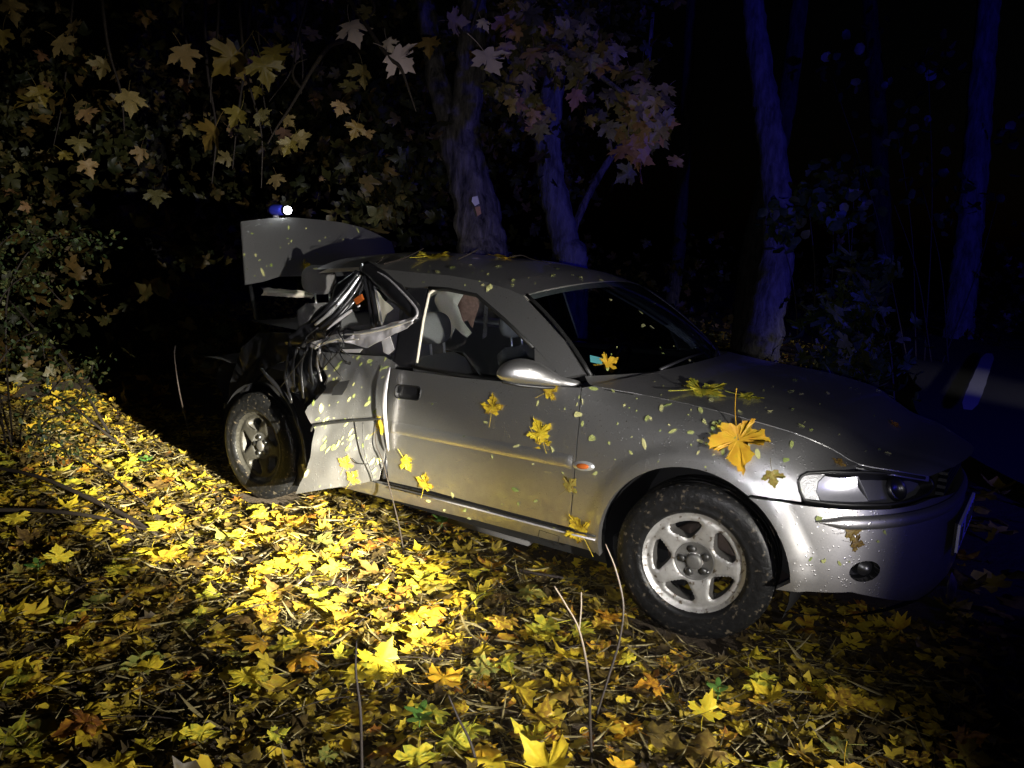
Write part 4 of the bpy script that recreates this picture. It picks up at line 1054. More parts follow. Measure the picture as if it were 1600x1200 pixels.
def sheet_of_leaves(name, mat, pos, nrm_tilt, size, tint, outline, fold, curl, yaw=None, kind='stuff', aspect=None):
    """thousands of separate curled blades joined in one mesh (numpy)"""
    N = len(pos); T = np.array(outline, float); n = len(T); C = T.mean(0)
    L = np.vstack([[C], T]); k = n+1
    asp = np.ones(N) if aspect is None else aspect
    jig = 1+rng.uniform(-.16, .16, (N, k))
    X = L[None, :, 0]*asp[:, None]*jig; Y = (L[None, :, 1]-C[1])*jig
    a = rng.uniform(-fold, fold, N)[:, None]; b = rng.uniform(-curl*.6, curl, N)[:, None]; c = rng.uniform(-.3, .3, N)[:, None]
    Z = a*np.abs(X)+b*(X*X+Y*Y)*1.6+c*X*Y+.05*np.sin(9*X+a*30)*np.cos(8*Y)
    yaw = rng.uniform(0, 2*PI, N) if yaw is None else yaw
    tl = nrm_tilt; ta = rng.uniform(0, 2*PI, N)
    X, Y, Z = (q*size[:, None] for q in (X, Y, Z))
    cy, sy = np.cos(yaw)[:, None], np.sin(yaw)[:, None]; X, Y = X*cy-Y*sy, X*sy+Y*cy
    ux, uy = np.cos(ta)[:, None], np.sin(ta)[:, None]; ct, st = np.cos(tl)[:, None], np.sin(tl)[:, None]
    p = X*ux+Y*uy; q = -X*uy+Y*ux
    p, Z = p*ct-Z*st, p*st+Z*ct
    X, Y = p*ux-q*uy, p*uy+q*ux
    V = np.stack([X+pos[:, 0:1], Y+pos[:, 1:2], Z+pos[:, 2:3]], -1).reshape(-1, 3)
    base = (np.arange(N)*k)[:, None, None]
    i = np.arange(n); tri = np.stack([np.zeros(n, int), 1+i, 1+(i+1) % n], -1)[None]
    F = (tri+base).reshape(-1)
    me = bpy.data.meshes.new(name); nf = N*n
    me.vertices.add(len(V)); me.vertices.foreach_set('co', V.astype(np.float32).reshape(-1))
    me.loops.add(nf*3); me.loops.foreach_set('vertex_index', F.astype(np.int32))
    me.polygons.add(nf); me.polygons.foreach_set('loop_start', np.arange(0, nf*3, 3, dtype=np.int32))
    try: me.polygons.foreach_set('loop_total', np.full(nf, 3, dtype=np.int32))
    except Exception: pass
    me.polygons.foreach_set('use_smooth', np.ones(nf, bool))
    at = me.attributes.new('tint', 'FLOAT', 'POINT'); at.data.foreach_set('value', np.repeat(tint, k).astype(np.float32))
    me.update(calc_edges=True); me.validate(); me.materials.append(mat)
    o = link(name, me)
    if kind: o['kind'] = kind
    return o
RED = [(0, 0), (.22, -.09), (.40, -.05), (.33, .10), (.60, .18), (.68, .42), (.45, .46), (.20, .37), (.33, .61), (.20, .74), (0, 1.02)]
RED = RED+[(-x, y) for x, y in RED[-2:0:-1]]
OVO = [(.5*.5*math.sin(a), .5-.5*math.cos(a)) for a in np.linspace(0, 2*PI, 9)[:-1]]
STRAW = [(0, 0), (.012, .3), (.014, .7), (0, 1.0), (-.014, .7), (-.012, .3)]
def mix_tint(N, py=.56, pb=.32):
    u = rng.random(N); t = np.where(u < py, rng.normal(.64, .13, N), np.where(u < py+pb, rng.uniform(.04, .42, N), rng.uniform(.84, 1, N))); return np.clip(t, 0, 1)
def scatter(N, x0, x1, y0, y1, keep):
    out = []
    while len(out) < N:
        x, y = rng.uniform(x0, x1), rng.uniform(y0, y1)
        if keep(x, y): out.append((x, y, ground_z(x, y)))
    return np.array(out)
def free(x, y):
    for cx in (0, -2.637):
        if abs(x-cx) < .20 and -.88 < y < -.55: return False
    if -3.3 < x < .8 and -.12 < y < .8: return False
    return True
def dens(x, y):    # thicker drift in front of the sill, thinner to the sides; thin beside the front wheel on the right
    k = .45+.55*noise.noise(Vector((x*1.1, y*1.1, 3)))+.35
    if x > .2: k *= .75
    return rng.random() < max(.18, min(1, k))
near = lambda x, y: free(x, y) and dens(x, y)
N1 = 1000; P1 = scatter(N1, -6.5, 2.3, -3.3, .1, near); P1[:, 2] += rng.uniform(.004, .040, N1)
S1 = np.clip(rng.normal(.074, .026, N1), .03, .13)
sheet_of_leaves('leaf_litter', M['litter'], P1, np.abs(rng.normal(0, .22, N1)), S1, mix_tint(N1, .55, .38), RED, .30, .5)
N2 = 24000; P2 = scatter(N2, -6.5, 2.3, -3.3, .1, lambda x, y: free(x, y) and rng.random() < .55+.9*noise.noise(Vector((x*1.7, y*1.7, 8)))+.2); P2[:, 2] += rng.uniform(.0, .024, N2)
sheet_of_leaves('small_leaf_litter', M['litter'], P2, np.abs(rng.normal(0, .32, N2)), np.clip(rng.gamma(4, .011, N2), .015, .09), mix_tint(N2, .30, .64), OVO, .5, .8, aspect=rng.uniform(.5, 1.3, N2))
N3 = 5200; P3 = scatter(N3, -14, 7, -1.2, 10, lambda x, y: free(x, y) and not (x > -6.5 and y < -.2) and not (x > -1.4 and y > 2.6)); P3[:, 2] += rng.uniform(0, .03, N3)
sheet_of_leaves('far_leaf_litter', M['litter'], P3, np.abs(rng.normal(0, .35, N3)), np.clip(rng.normal(.10, .03, N3), .04, .16), mix_tint(N3), RED, .4, .6)
N6 = 7000; P6 = scatter(N6, -6.5, 2.3, -3.3, .1, near); P6[:, 2] += rng.uniform(.004, .036, N6)
TORN = [(-.1, 0), (.22, -.06), (.38, .12), (.30, .22), (.52, .34), (.30, .44), (.34, .66), (.12, .58), (.02, .86), (-.16, .62), (-.40, .60), (-.28, .36), (-.46, .18), (-.24, .16)]
sheet_of_leaves('torn_leaf_litter', M['litter'], P6, np.abs(rng.normal(0, .26, N6)), np.clip(rng.normal(.060, .022, N6), .02, .12), mix_tint(N6, .40, .52), TORN, .5, .8, aspect=rng.uniform(.6, 1.3, N6))
N4 = 13000; P4 = scatter(N4, -6, 2.2, -3.3, -.5, free); P4[:, 2] += rng.uniform(.005, .035, N4)
sheet_of_leaves('dry_grass', M['straw'], P4, rng.uniform(0, .45, N4), rng.uniform(.05, .22, N4), np.clip(rng.beta(1.4, 2.2, N4), 0, 1), STRAW, .1, .5, yaw=rng.normal(-.9, 1.0, N4), aspect=rng.uniform(.6, 1.4, N4))

def gnd(u, v, h=0.0):
    p = sight(u, v, z=0); return np.array([p[0], p[1], ground_z(p[0], p[1])+h])
# the biggest fallen leaves, one object each
def zone(x, y):
    for (cx, cy), w, r in (((0, -.95), 'beside the front tyre', .55), (gnd(926, 1190)[:2], 'round the pale forked twig', .30), (gnd(566, 1200)[:2], 'round the dark upright stem', .30), (gnd(700, 1110)[:2], 'round the short leaning twig', .28), (gnd(200, 815)[:2], 'by the crossing branches', .55), (gnd(690, 828)[:2], 'round the sill seedling', .25), (gnd(632, 865)[:2], 'round the thin sapling stem', .28), (gnd(820, 895)[:2], 'by the short dark stick', .3)):
        if math.hypot(x-cx, y-cy) < r: return w
    if x < -1.9 and y > -1.3: return 'by the rear wheel'
    if y > -1.25 and x < -.9: return 'under the torn rear door'
    if y > -1.3 and x < .1: return 'below the front door sill'
    if x > .55: return 'below the front bumper'
    if x < -2.6: return 'far left near the shrub'
    if x < -1.4: return 'in bright litter at left' if y > -2 else 'in dim lower left litter'
    return 'in mid litter' if y > -1.9 else 'in nearest foreground litter'
n_big = 0; used_xy = []
while n_big < 290:
    x, y = rng.uniform(-4.6, 1.9), rng.uniform(-3.15, -.86)
    if not free(x, y) or not dens(x, y): continue
    px, py = project((x, y, 0))
    if not (-20 < px < 1620 and 600 < py < 1230): continue
    s = float(np.clip(rng.normal(.096, .024), .05, .14))
    if any((x-a)**2+(y-b)**2 < (.055)**2 for a, b in used_xy): continue
    used_xy.append((x, y))
    kind = str(rng.choice(list(KINDS_), p=[.72, .09, .19]))
    tl = abs(rng.normal(0, .20)); ta = rng.uniform(0, 2*PI); nr = (math.sin(tl)*math.cos(ta), math.sin(tl)*math.sin(ta), math.cos(tl)*(1 if rng.random() < .7 else -1))
    yw = rng.uniform(0, 2*PI)
    o = place('maple_leaf', LEAFM[kind][int(rng.integers(6))], (x, y, ground_z(x, y)+.035+.02*rng.random()+s*.22*math.sin(tl)), nr, (math.cos(yw), math.sin(yw), 0), s)
    sw = 'big' if s > .108 else ('small' if s < .084 else 'medium'); pw = 'flat' if tl < .16 else ('tilted' if tl < .42 else 'upright')
    d_ = (math.cos(yw)*RT[0]+math.sin(yw)*RT[1], math.cos(yw)*FW[0]+math.sin(yw)*FW[1])
    dw = ('right' if d_[0] > 0 else 'left') if abs(d_[0]) > abs(d_[1]) else ('away' if d_[1] > 0 else 'nearer')
    tw = {'right': 'tip right', 'left': 'tip left', 'away': 'tip away', 'nearer': 'tip nearer'}[dw]
    props(o, f'{sw} {kind.split()[-1] if kind[0] == "g" else kind} maple leaf, {pw}, {tw}, {zone(x, y)}', 'leaf', 'fallen maple leaves on the ground'); n_big += 1

# ------------------------------------------------------------------ leaves stuck on the wet car
from mathutils.bvhtree import BVHTree
_bv = []; _bf = []
for o in scene.objects:
    if o.type == 'MESH' and o.name.split('.')[0] in ('front_wing', 'front_door', 'rear_door', 'front_bumper', 'bonnet', 'roof', 'windscreen', 'boot_lid', 'windscreen_pillar', 'sill', 'roof_rail', 'door_mirror', 'lamp_glass', 'window_glass', 'scuttle_panel', 'side_moulding', 'centre_pillar', 'bumper_strip'):
        k = len(_bv); _bv += [v.co.copy() for v in o.data.vertices]; _bf += [tuple(i+k for i in f.vertices) for f in o.data.polygons]
BV = BVHTree.FromPolygons(_bv, _bf)
def hit(u, v):
    d = Vector(FW+RT*(u-800)/FPX-UP*(v-600)/FPX).normalized()
    p, n, i, r = BV.ray_cast(Vector(CAM), d)
    if p is None: return None
    if n.dot(d) > 0: n = -n
    return p, n
def stick(u, v, px, ang, me, label, name='maple_leaf', lift=.004, group=None, cat='leaf', tilt=0):
    """leaf lying on the bodywork; px its length in the photograph, ang the direction of its tip (0 = right, 90 = up)"""
    h = hit(u, v)
    if h is None: return None
    p, n = h; a = math.radians(ang)
    h2 = hit(u+4*math.cos(a), v-4*math.sin(a))
    depth = (np.array(p)-CAM)@FW
    tip = (h2[0]-p) if h2 else Vector(RT)*math.cos(a)+Vector(UP)*math.sin(a)
    sc = px*depth/FPX
    o = place(name, me, p+n*lift, n, tip, sc)
    o.location -= Vector(tip).normalized()*sc*.4
    return props(o, label, cat, group)
Y, G, B = FLATM['yellow'], FLATM['golden orange'], FLATM['olive brown']
stick(770, 633, 30, 85, Y, 'pale yellow maple leaf stuck to the front door below the mirror, stem hanging straight down')
stick(843, 672, 34, 110, Y, 'upper of two overlapping yellow maple leaves on the front door moulding')
stick(845, 700, 34, -75, Y, 'lower of two overlapping yellow maple leaves on the front door moulding', lift=.012)
stick(905, 825, 42, 120, Y, 'yellow maple leaf stuck at the sill end just behind the front wheel arch')
stick(600, 664, 26, 40, Y, 'yellow maple leaf at the back edge of the front door beside the rear door')
stick(637, 724, 24, -60, Y, 'small yellow maple leaf low on the rear part of the front door')
stick(665, 752, 26, 80, Y, 'small yellow maple leaf at the bottom of the front door above the sill')
stick(893, 756, 26, 45, B, 'pale small maple leaf on the front door below the side repeater')
stick(1155, 697, 82, -82, G, 'big golden maple leaf stuck to the front wing below the bonnet edge, stem pointing up')
stick(1208, 748, 28, -80, B, 'small olive maple leaf on the wing just left of the headlamp')
stick(952, 566, 30, 20, G, 'golden maple leaf on the windscreen corner beside the teal sticker')
stick(862, 609, 26, 30, Y, 'yellow maple leaf hanging just under the door mirror')
stick(1103, 609, 62, 8, Y, 'yellow maple leaf lying flat on the bonnet near the windscreen')
stick(1172, 622, 34, -10, Y, 'small yellow leaf lying flat in the middle of the bonnet')
stick(1398, 664, 18, 20, G, 'tiny golden leaf on the dark front edge of the bonnet')
stick(1333, 830, 26, 10, B, 'olive leaf stuck across the bumper strip below the headlamp')
stick(1340, 849, 22, -10, B, 'olive leaf stuck on the bumper under the bumper strip')
stick(1312, 722, 18, 60, B, 'small olive leaf beside the top edge of the headlamp')
stick(680, 401, 50, 10, Y, 'yellowish leaf lying on the roof edge above the rear door')
stick(785, 403, 44, 170, G, 'golden leaf lying on the middle of the roof among twigs')
stick(553, 745, 20, 60, Y, 'small yellow maple leaf on the bottom of the torn rear door')
stick(541, 722, 20, 70, Y, 'small yellow maple leaf on the middle of the torn rear door')
stick(478, 415, 16, 20, Y, 'small yellow leaf stuck on the raised boot lid')
st = hit(931, 563)
if st:
    q = MB(); n = st[1]; e1 = Vector(RT); e1 = (e1-n*e1.dot(n)).normalized(); e2 = n.cross(e1)
    c = st[0]+n*.003
    q.add([c-e1*.028-e2*.02, c+e1*.028-e2*.02, c+e1*.028+e2*.02, c-e1*.028+e2*.02], [(0, 1, 2, 3)])
    q.build('windscreen_sticker', M['sticker'], car, smooth=False).matrix_parent_inverse = CARM
regions = [((620, 600, 905, 820), 20, 'door', 8), ((905, 610, 1240, 760), 28, 'wing', 9), ((1180, 760, 1390, 910), 10, 'bumper', 10), ((475, 550, 605, 765), 95, 'rear', 9), ((900, 590, 1420, 720), 70, 'bonnet', 8), ((620, 392, 1000, 450), 60, 'roof', 6), ((940, 450, 1090, 580), 16, 'screen', 6), ((380, 350, 600, 440), 36, 'lid', 6), ((610, 760, 930, 850), 16, 'sill', 10)]
WHERE = {'door': 'small pale leaflet stuck to the wet front door', 'wing': 'small pale leaflet stuck to the wet front wing', 'bumper': 'small pale leaflet stuck to the front bumper', 'rear': 'slim pale green leaflet stuck to the torn rear door', 'bonnet': 'small pale leaflet lying on the dark bonnet', 'roof': 'small pale leaflet lying on the dark roof', 'screen': 'small pale leaflet stuck to the windscreen', 'lid': 'small pale leaflet stuck to the raised boot lid', 'sill': 'small pale leaflet stuck along the door sill'}
for (x0, y0, x1, y1), cnt, w, sz in regions:
    for _ in range(cnt):
        u, v = rng.uniform(x0, x1), rng.uniform(y0, y1)
        ang = rng.normal(58, 14) if w == 'rear' else rng.uniform(0, 360)
        s = float(np.clip(rng.gamma(2.2, sz/2.2), 3, 14))
        if w in ('bonnet', 'roof', 'screen'): s *= 1.25
        hb = (u-x0)/(x1-x0); vb = (v-y0)/(y1-y0); part = {'door': ('near the handle' if hb < .35 else 'towards the wing') if vb < .5 else ('low at the rear' if hb < .5 else 'low at the front'), 'wing': 'behind the wheel arch' if hb < .3 else ('above the wheel arch' if hb < .7 else 'ahead of the wheel arch')}.get(w, ('at the left' if hb < .33 else 'in the middle' if hb < .67 else 'at the right')+(', higher up' if vb < .5 else ', lower down'))
        sz_ = 'longer' if s > sz*1.15 else 'tiny' if s < sz*.6 else 'small'
        shp = SLIM[int(rng.integers(4))] if w == 'rear' and rng.random() < .8 else (SCRAP[int(rng.integers(5))] if rng.random() < .4 else OVALM[int(rng.integers(6))])
        stick(u, v, s, ang, shp, WHERE[w].replace('small', sz_).replace('slim pale', sz_+' slim')+', '+part, 'small_leaf', .0025, 'small leaflets stuck on the wet car')

# ------------------------------------------------------------------ twigs
def stem(name, pts, r, mat, label=None, cat='twig', parent=None, jit=.2, n=7, sub=6, group=None, seed=0):
    c = catmull([tuple(p) for p in pts], sub)
    rr = np.interp(np.linspace(0, 1, len(c)), np.linspace(0, 1, len(r)), r)
    mb = MB().tube(c, list(rr), n, jitter=jit, seed=seed, freq=9)
    o = mb.build(name, mat, parent)
    if label: props(o, label, cat, group)
    return o
def up_from(base, *pix):
    """points straight above the base's own depth"""
    d = (np.array(base)-CAM)@FW
    return [np.array(base)]+[toward(u, v, d+dz) for u, v, dz in pix]
stem('bare_stem', up_from(gnd(566, 1230), (565, 1180, 0), (563, 1110, 0), (556, 1050, .02), (557, 1002, .03)), [.005, .0045, .0045, .004, .003], M['twig'], 'thin dark bare stem standing upright in the centre foreground')
b0 = gnd(926, 1195)
f1 = stem('bare_stem', up_from(b0, (922, 1130, 0), (920, 1060, .02), (905, 985, .04), (884, 945, .06), (866, 916, .08)), [.0048, .0048, .004, .0036, .0032, .0025], M['twig_pale'], 'pale forked bare twig standing left of the front wheel')
stem('side_shoot', up_from(toward(905, 985, (b0-CAM)@FW+.04), (908, 950, .02), (908, 925, .03)), [.003, .0025, .002], M['twig_pale'], parent=f1)
stem('bare_stem', up_from(gnd(930, 1118), (950, 1060, .01), (968, 1000, .02), (974, 945, .03), (962, 890, .05), (946, 850, .07)), [.0046, .0046, .0042, .004, .003, .002], M['twig'], 'dark curved bare twig leaning across the front tyre')
stem('bare_stem', up_from(gnd(632, 865), (622, 815, 0), (606, 752, .01), (596, 715, .02), (587, 690, .03), (588, 640, .05), (590, 600, .06)), [.0036, .0034, .003, .0028, .0024, .002, .0014], M['twig_pale'], 'thin reddish sapling stem in front of the torn rear door')
stem('bare_stem', up_from(gnd(748, 1205), (735, 1160, 0), (715, 1120, .02), (700, 1085, .03)), [.005, .0045, .004, .003], M['twig'], 'short dark bare twig leaning in the lower middle foreground')
stem('fallen_branch', [gnd(-30, 745, .10), gnd(60, 768, .10), gnd(140, 792, .07), gnd(200, 815, .05), gnd(245, 835, .03)], [.010, .011, .012, .012, .007], M['twig'], 'upper of two crossing fallen branches at the left edge', 'branch')
stem('fallen_branch', [gnd(-20, 812, .07), gnd(80, 812, .07), gnd(160, 816, .05), gnd(240, 831, .03)], [.011, .011, .010, .005], M['twig_pale'], 'lower of two crossing fallen branches at the left edge', 'branch')
stem('fallen_branch', [gnd(230, 800, .05), gnd(150, 745, .09), gnd(80, 720, .12)], [.004, .006, .004], M['twig'], 'thin fallen twig above the two crossing branches', 'branch')
stem('fallen_branch', [gnd(780, 880, .03), gnd(820, 895, .035), gnd(880, 905, .03)], [.006, .009, .006], M['twig'], 'short dark stick lying on the litter below the sill', 'branch')
for i, (u, v, du, dv) in enumerate([(300, 1010, 130, -60), (520, 1060, 190, -12), (150, 1130, 200, 30), (700, 990, 120, -90), (820, 1040, 180, -15), (380, 930, 60, -70), (610, 960, -60, 40), (430, 1140, 150, -35), (1010, 1100, 90, -60), (90, 960, 80, -50)]):
    stem('litter_twig', [gnd(u, v, .045), gnd(u+du*.5, v+dv*.5-6, .055), gnd(u+du, v+dv, .045)], [.0015, .0022, .0012], M['twig_pale'] if i % 3 else M['twig'], 'thin dry twig lying flat on the leaf litter', 'twig', group='dry twigs on the leaf litter')
for i, (pix, lb) in enumerate([(((600, 415), (635, 404), (662, 388)), 'thin twig lying across the back of the roof'), (((715, 408), (735, 396), (748, 389)), 'pale twig sticking up from the middle of the roof'), (((795, 404), (815, 399), (830, 407), (860, 414)), 'curved pale leaf stalk lying on the front of the roof'), (((560, 420), (590, 412), (600, 405)), 'thin twig caught at the torn corner of the roof')]):
    pts = []
    for j, (u, v) in enumerate(pix):
        h = hit(u, v); pts.append(np.array(h[0]+h[1]*.008) if h else toward(u, v, ((pts[-1]-CAM)@FW) if pts else 4.6))
    stem('twig', pts, [.004, .0035, .002], M['twig_pale'], lb, 'twig')

# ------------------------------------------------------------------ trees
def trunk_path(pix, D):
    """pix rows: (u, v, width in px, extra depth); ends on the ground"""
    pts = [toward(u, v, D+dz) for u, v, w, dz in pix]; r = [w*.5*(D+dz)/FPX for u, v, w, dz in pix]; return pts, r
def trunk(name, pix, D, mat, parent, root=True, n=18, jit=.22, seed=0):
    pts, r = trunk_path(pix, D)
    if root:
        b = pts[0].copy(); t = pts[0]-pts[1]
        g = ground_z(b[0], b[1])
        if b[2] > g+.3: pts = [np.array([b[0], b[1], g-.15]), np.array([b[0], b[1], g+.15])]+pts; r = [r[0]*1.5, r[0]*1.18]+r
    return stem(name, pts, r, mat, parent=parent, jit=jit, n=n, sub=9, seed=seed)
def tree_root(name, pix0, D, label, cat='tree'):
    p = toward(pix0[0], pix0[1], D); return props(empty(name, (p[0], p[1], ground_z(p[0], p[1]))), label, cat)
def own(o, root):
    o.parent = root; o.matrix_parent_inverse = Matrix.Translation(-root.location); return o
D1 = 6.25
maple = tree_root('maple_tree', (752, 385), D1, 'forked maple with a fresh bark scar standing right behind the car roof')
own(trunk('trunk', [(752, 420, 82, 0), (752, 385, 76, 0), (744, 325, 70, 0), (730, 270, 64, 0), (716, 215, 62, 0), (708, 185, 56, 0)], D1, M['bark'], None, seed=1), maple)
own(trunk('limb', [(708, 205, 44, 0), (694, 165, 36, 0), (682, 120, 33, .05), (672, 60, 30, .1), (664, 0, 27, .15), (655, -80, 24, .2)], D1, M['bark'], None, False, seed=2), maple)
own(trunk('limb', [(718, 215, 50, 0), (730, 160, 50, -.02), (736, 110, 48, -.05), (738, 50, 44, -.1), (742, -10, 40, -.1), (748, -90, 36, -.1)], D1, M['bark'], None, False, seed=3), maple)
# bark scar
for i, pix in enumerate([[(738, 308), (746, 306), (749, 318), (742, 322), (737, 315)], [(742, 324), (750, 322), (752, 334), (746, 338), (744, 330)], [(773, 344), (777, 346), (778, 358), (774, 352)]]):
    dn_ = D1-.5*72/FPX*D1*(.99 if i < 2 else .5)-.012
    c = [toward(u, v, dn_) for u, v in pix]
    own(mesh('bark_scar', c+[toward(u+.5, v, dn_+.03) for u, v in pix], [tuple(range(len(c)))]+[(k, len(c)+k, len(c)+(k+1) % len(c), (k+1) % len(c)) for k in range(len(c))], M['lining'] if i == 0 else M['wood_raw'], smooth=False), maple)
def single(name, pix, D, mat, label, seed):
    r = tree_root(name, (pix[0][0], pix[0][1]), D, label); own(trunk('trunk', pix, D, mat, None, seed=seed), r); return r
t2 = single('woodland_tree', [(893, 415, 50, 0), (884, 380, 46, 0), (872, 330, 43, 0), (860, 270, 40, 0), (857, 200, 38, 0), (866, 120, 36, 0), (878, 20, 34, 0), (885, -80, 30, 0)], 9.0, M['bark_pale'], 'blue lit tree trunk second from the left, right of the scarred maple', 12)
t3 = single('leaning_sapling', [(880, 430, 14, 0), (893, 370, 13, 0), (912, 320, 12, 0), (940, 268, 11, 0), (968, 228, 10, 0), (990, 190, 8, 0), (1010, 120, 7, 0), (1020, 20, 6, 0)], 9.6, M['bark'], 'thin sapling leaning right beside the blue lit trunk', 13)
t4 = single('woodland_tree', [(1185, 570, 66, 0), (1195, 510, 56, 0), (1212, 420, 50, 0), (1216, 330, 45, 0), (1206, 230, 42, 0), (1192, 130, 38, 0), (1180, 40, 34, 0), (1172, -60, 32, 0)], 11.0, M['bark_pale'], 'thick curved trunk lit deep blue right of the centre', 14)
t5 = single('woodland_tree', [(1160, 560, 40, 0), (1166, 480, 36, 0), (1176, 390, 34, 0), (1192, 310, 30, 0), (1215, 230, 30, 0), (1234, 130, 28, 0), (1248, 10, 26, 0), (1256, -80, 24, 0)], 11.8, M['bark_dark'], 'dark rough trunk crossing behind the thick blue lit trunk', 15)
t6 = single('woodland_tree', [(1494, 540, 44, 0), (1502, 470, 42, 0), (1512, 380, 40, 0), (1524, 260, 38, 0), (1532, 150, 36, 0), (1540, 60, 34, 0), (1550, -60, 32, 0)], 14.0, M['bark_pale'], 'straight blue lit trunk at the far right edge of the wood', 16)
t7 = single('woodland_tree', [(1050, 470, 22, 0), (1060, 400, 20, 0), (1066, 300, 20, 0), (1072, 180, 18, 0), (1078, 40, 16, 0), (1082, -60, 15, 0)], 16.0, M['bark_dark'], 'faint slim trunk between the leaning sapling and the thick blue trunk', 17)
t8 = single('woodland_tree', [(1395, 560, 30, 0), (1390, 470, 27, 0), (1378, 330, 26, 0), (1372, 180, 25, 0), (1360, 20, 22, 0), (1356, -60, 20, 0)], 17.0, M['bark_dark'], 'faint dark trunk behind the right hand shrub', 18)
t9 = single('woodland_tree', [(250, 560, 60, 0), (246, 470, 55, 0), (240, 330, 52, 0), (228, 180, 48, 0), (220, 40, 44, 0), (214, -60, 42, 0)], 12.0, M['bark_dark'], 'dark trunk hidden among leaves at the upper left', 19)

# branches of the maple and their leaves (each leaf an object)
CROWN = [leaf_mesh('leaf', M['crown'], 300+i, stem=.5, curl=.25, fold=.4) for i in range(6)]
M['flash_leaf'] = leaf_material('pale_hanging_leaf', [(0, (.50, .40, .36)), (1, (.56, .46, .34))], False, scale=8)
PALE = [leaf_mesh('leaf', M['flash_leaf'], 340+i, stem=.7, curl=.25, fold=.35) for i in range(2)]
M['leaf_dull'] = leaf_material('dull_yellow_leaf', [(0, (.11, .085, .02)), (.5, (.21, .165, .03)), (1, (.18, .11, .03))], False, scale=6)
YLW = [leaf_mesh('leaf', M['leaf_dull'], 360+i, stem=.8, curl=.3, fold=.45) for i in range(3)]
n_leaf = [0]
def hang(br, root, u, v, D, px, me, down=90, sp=45, face=35):
    p = toward(u, v, D); a = math.radians(-down+rng.normal(0, sp))
    tip = RT*math.cos(a)+UP*math.sin(a)
    n = -FW+RT*math.tan(math.radians(rng.normal(0, face)))+UP*math.tan(math.radians(np.clip(rng.normal(5, face), -60, 60)))
    sc = px*D/FPX
    o = place('leaf', me, Vector(p)-Vector(tip)*sc*.4, n, tip, sc)
    o.parent = br; o.matrix_parent_inverse = (Matrix.Translation(-root.location)) if br is root else Matrix.Translation(-root.location).inverted() @ Matrix.Translation(-root.location)
    n_leaf[0] += 1; return o
def branch(root, pix, D, w, mat=None, name='branch', seed=0):
    pts = [toward(u, v, D+dz) for u, v, dz in pix]
    r = [w*(1-.75*i/(len(pts)-1))*.5*D/FPX for i in range(len(pts))]
    return own(stem(name, pts, r, mat or M['bark'], jit=.2, n=7, sub=7, seed=seed), root)
# right hand spray
b1 = branch(maple, [(742, 20, .2), (800, 30, -.3), (870, 70, -.7), (940, 120, -1.0), (1000, 170, -1.2), (1030, 220, -1.3)], D1, 12, seed=21)
b2 = branch(maple, [(738, 80, 0), (770, 120, -.5), (810, 150, -.9), (850, 175, -1.1)], D1, 8, seed=22)
for _ in range(135):
    t = rng.random(); q = np.array([(800, 20), (870, 60), (940, 110), (1000, 165), (1030, 225)]); c = [np.interp(t*4, range(5), q[:, k]) for k in (0, 1)]
    u, v = c[0]+rng.normal(0, 26), c[1]+rng.normal(0, 30)+5
    hang(b1, maple, u, v, 5.2+rng.normal(0, .3), rng.uniform(23, 37), CROWN[int(rng.integers(6))])
for _ in range(34):
    t = rng.random(); u, v = 762+t*85+rng.normal(0, 8), 130+t*50+rng.normal(0, 14)
    hang(b2, maple, u, v, 5.2+rng.normal(0, .2), rng.uniform(20, 29), CROWN[int(rng.integers(6))])
for u, v, px in ((812, 110, 36), (830, 90, 34), (1005, 228, 46), (1030, 205, 44), (985, 235, 40)):
    hang(b1, maple, u, v, 5.0, px, CROWN[int(rng.integers(6))], sp=15)
# leaves near the lens, lit by the flash
b3 = branch(maple, [(560, -30, .0), (585, 10, 0), (570, 30, 0), (555, 20, 0)], 3.6, 6, M['twig'], seed=23)
b4 = branch(maple, [(520, -40, 0), (600, 80, .0), (625, 105, 0), (640, 145, .02), (650, 174, .02)], 3.6, 8, M['twig_pale'], seed=24)
b5 = branch(maple, [(760, -40, 0), (738, 40, 0), (735, 44, 0)], 3.6, 6, M['twig'], seed=25)
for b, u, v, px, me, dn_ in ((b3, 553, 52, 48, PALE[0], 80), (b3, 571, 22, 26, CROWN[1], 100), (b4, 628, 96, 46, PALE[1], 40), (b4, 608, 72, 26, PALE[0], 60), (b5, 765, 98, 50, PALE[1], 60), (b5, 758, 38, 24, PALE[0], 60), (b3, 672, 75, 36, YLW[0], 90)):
    hang(b, maple, u, v, 3.6, px, me, dn_, 4, 15)
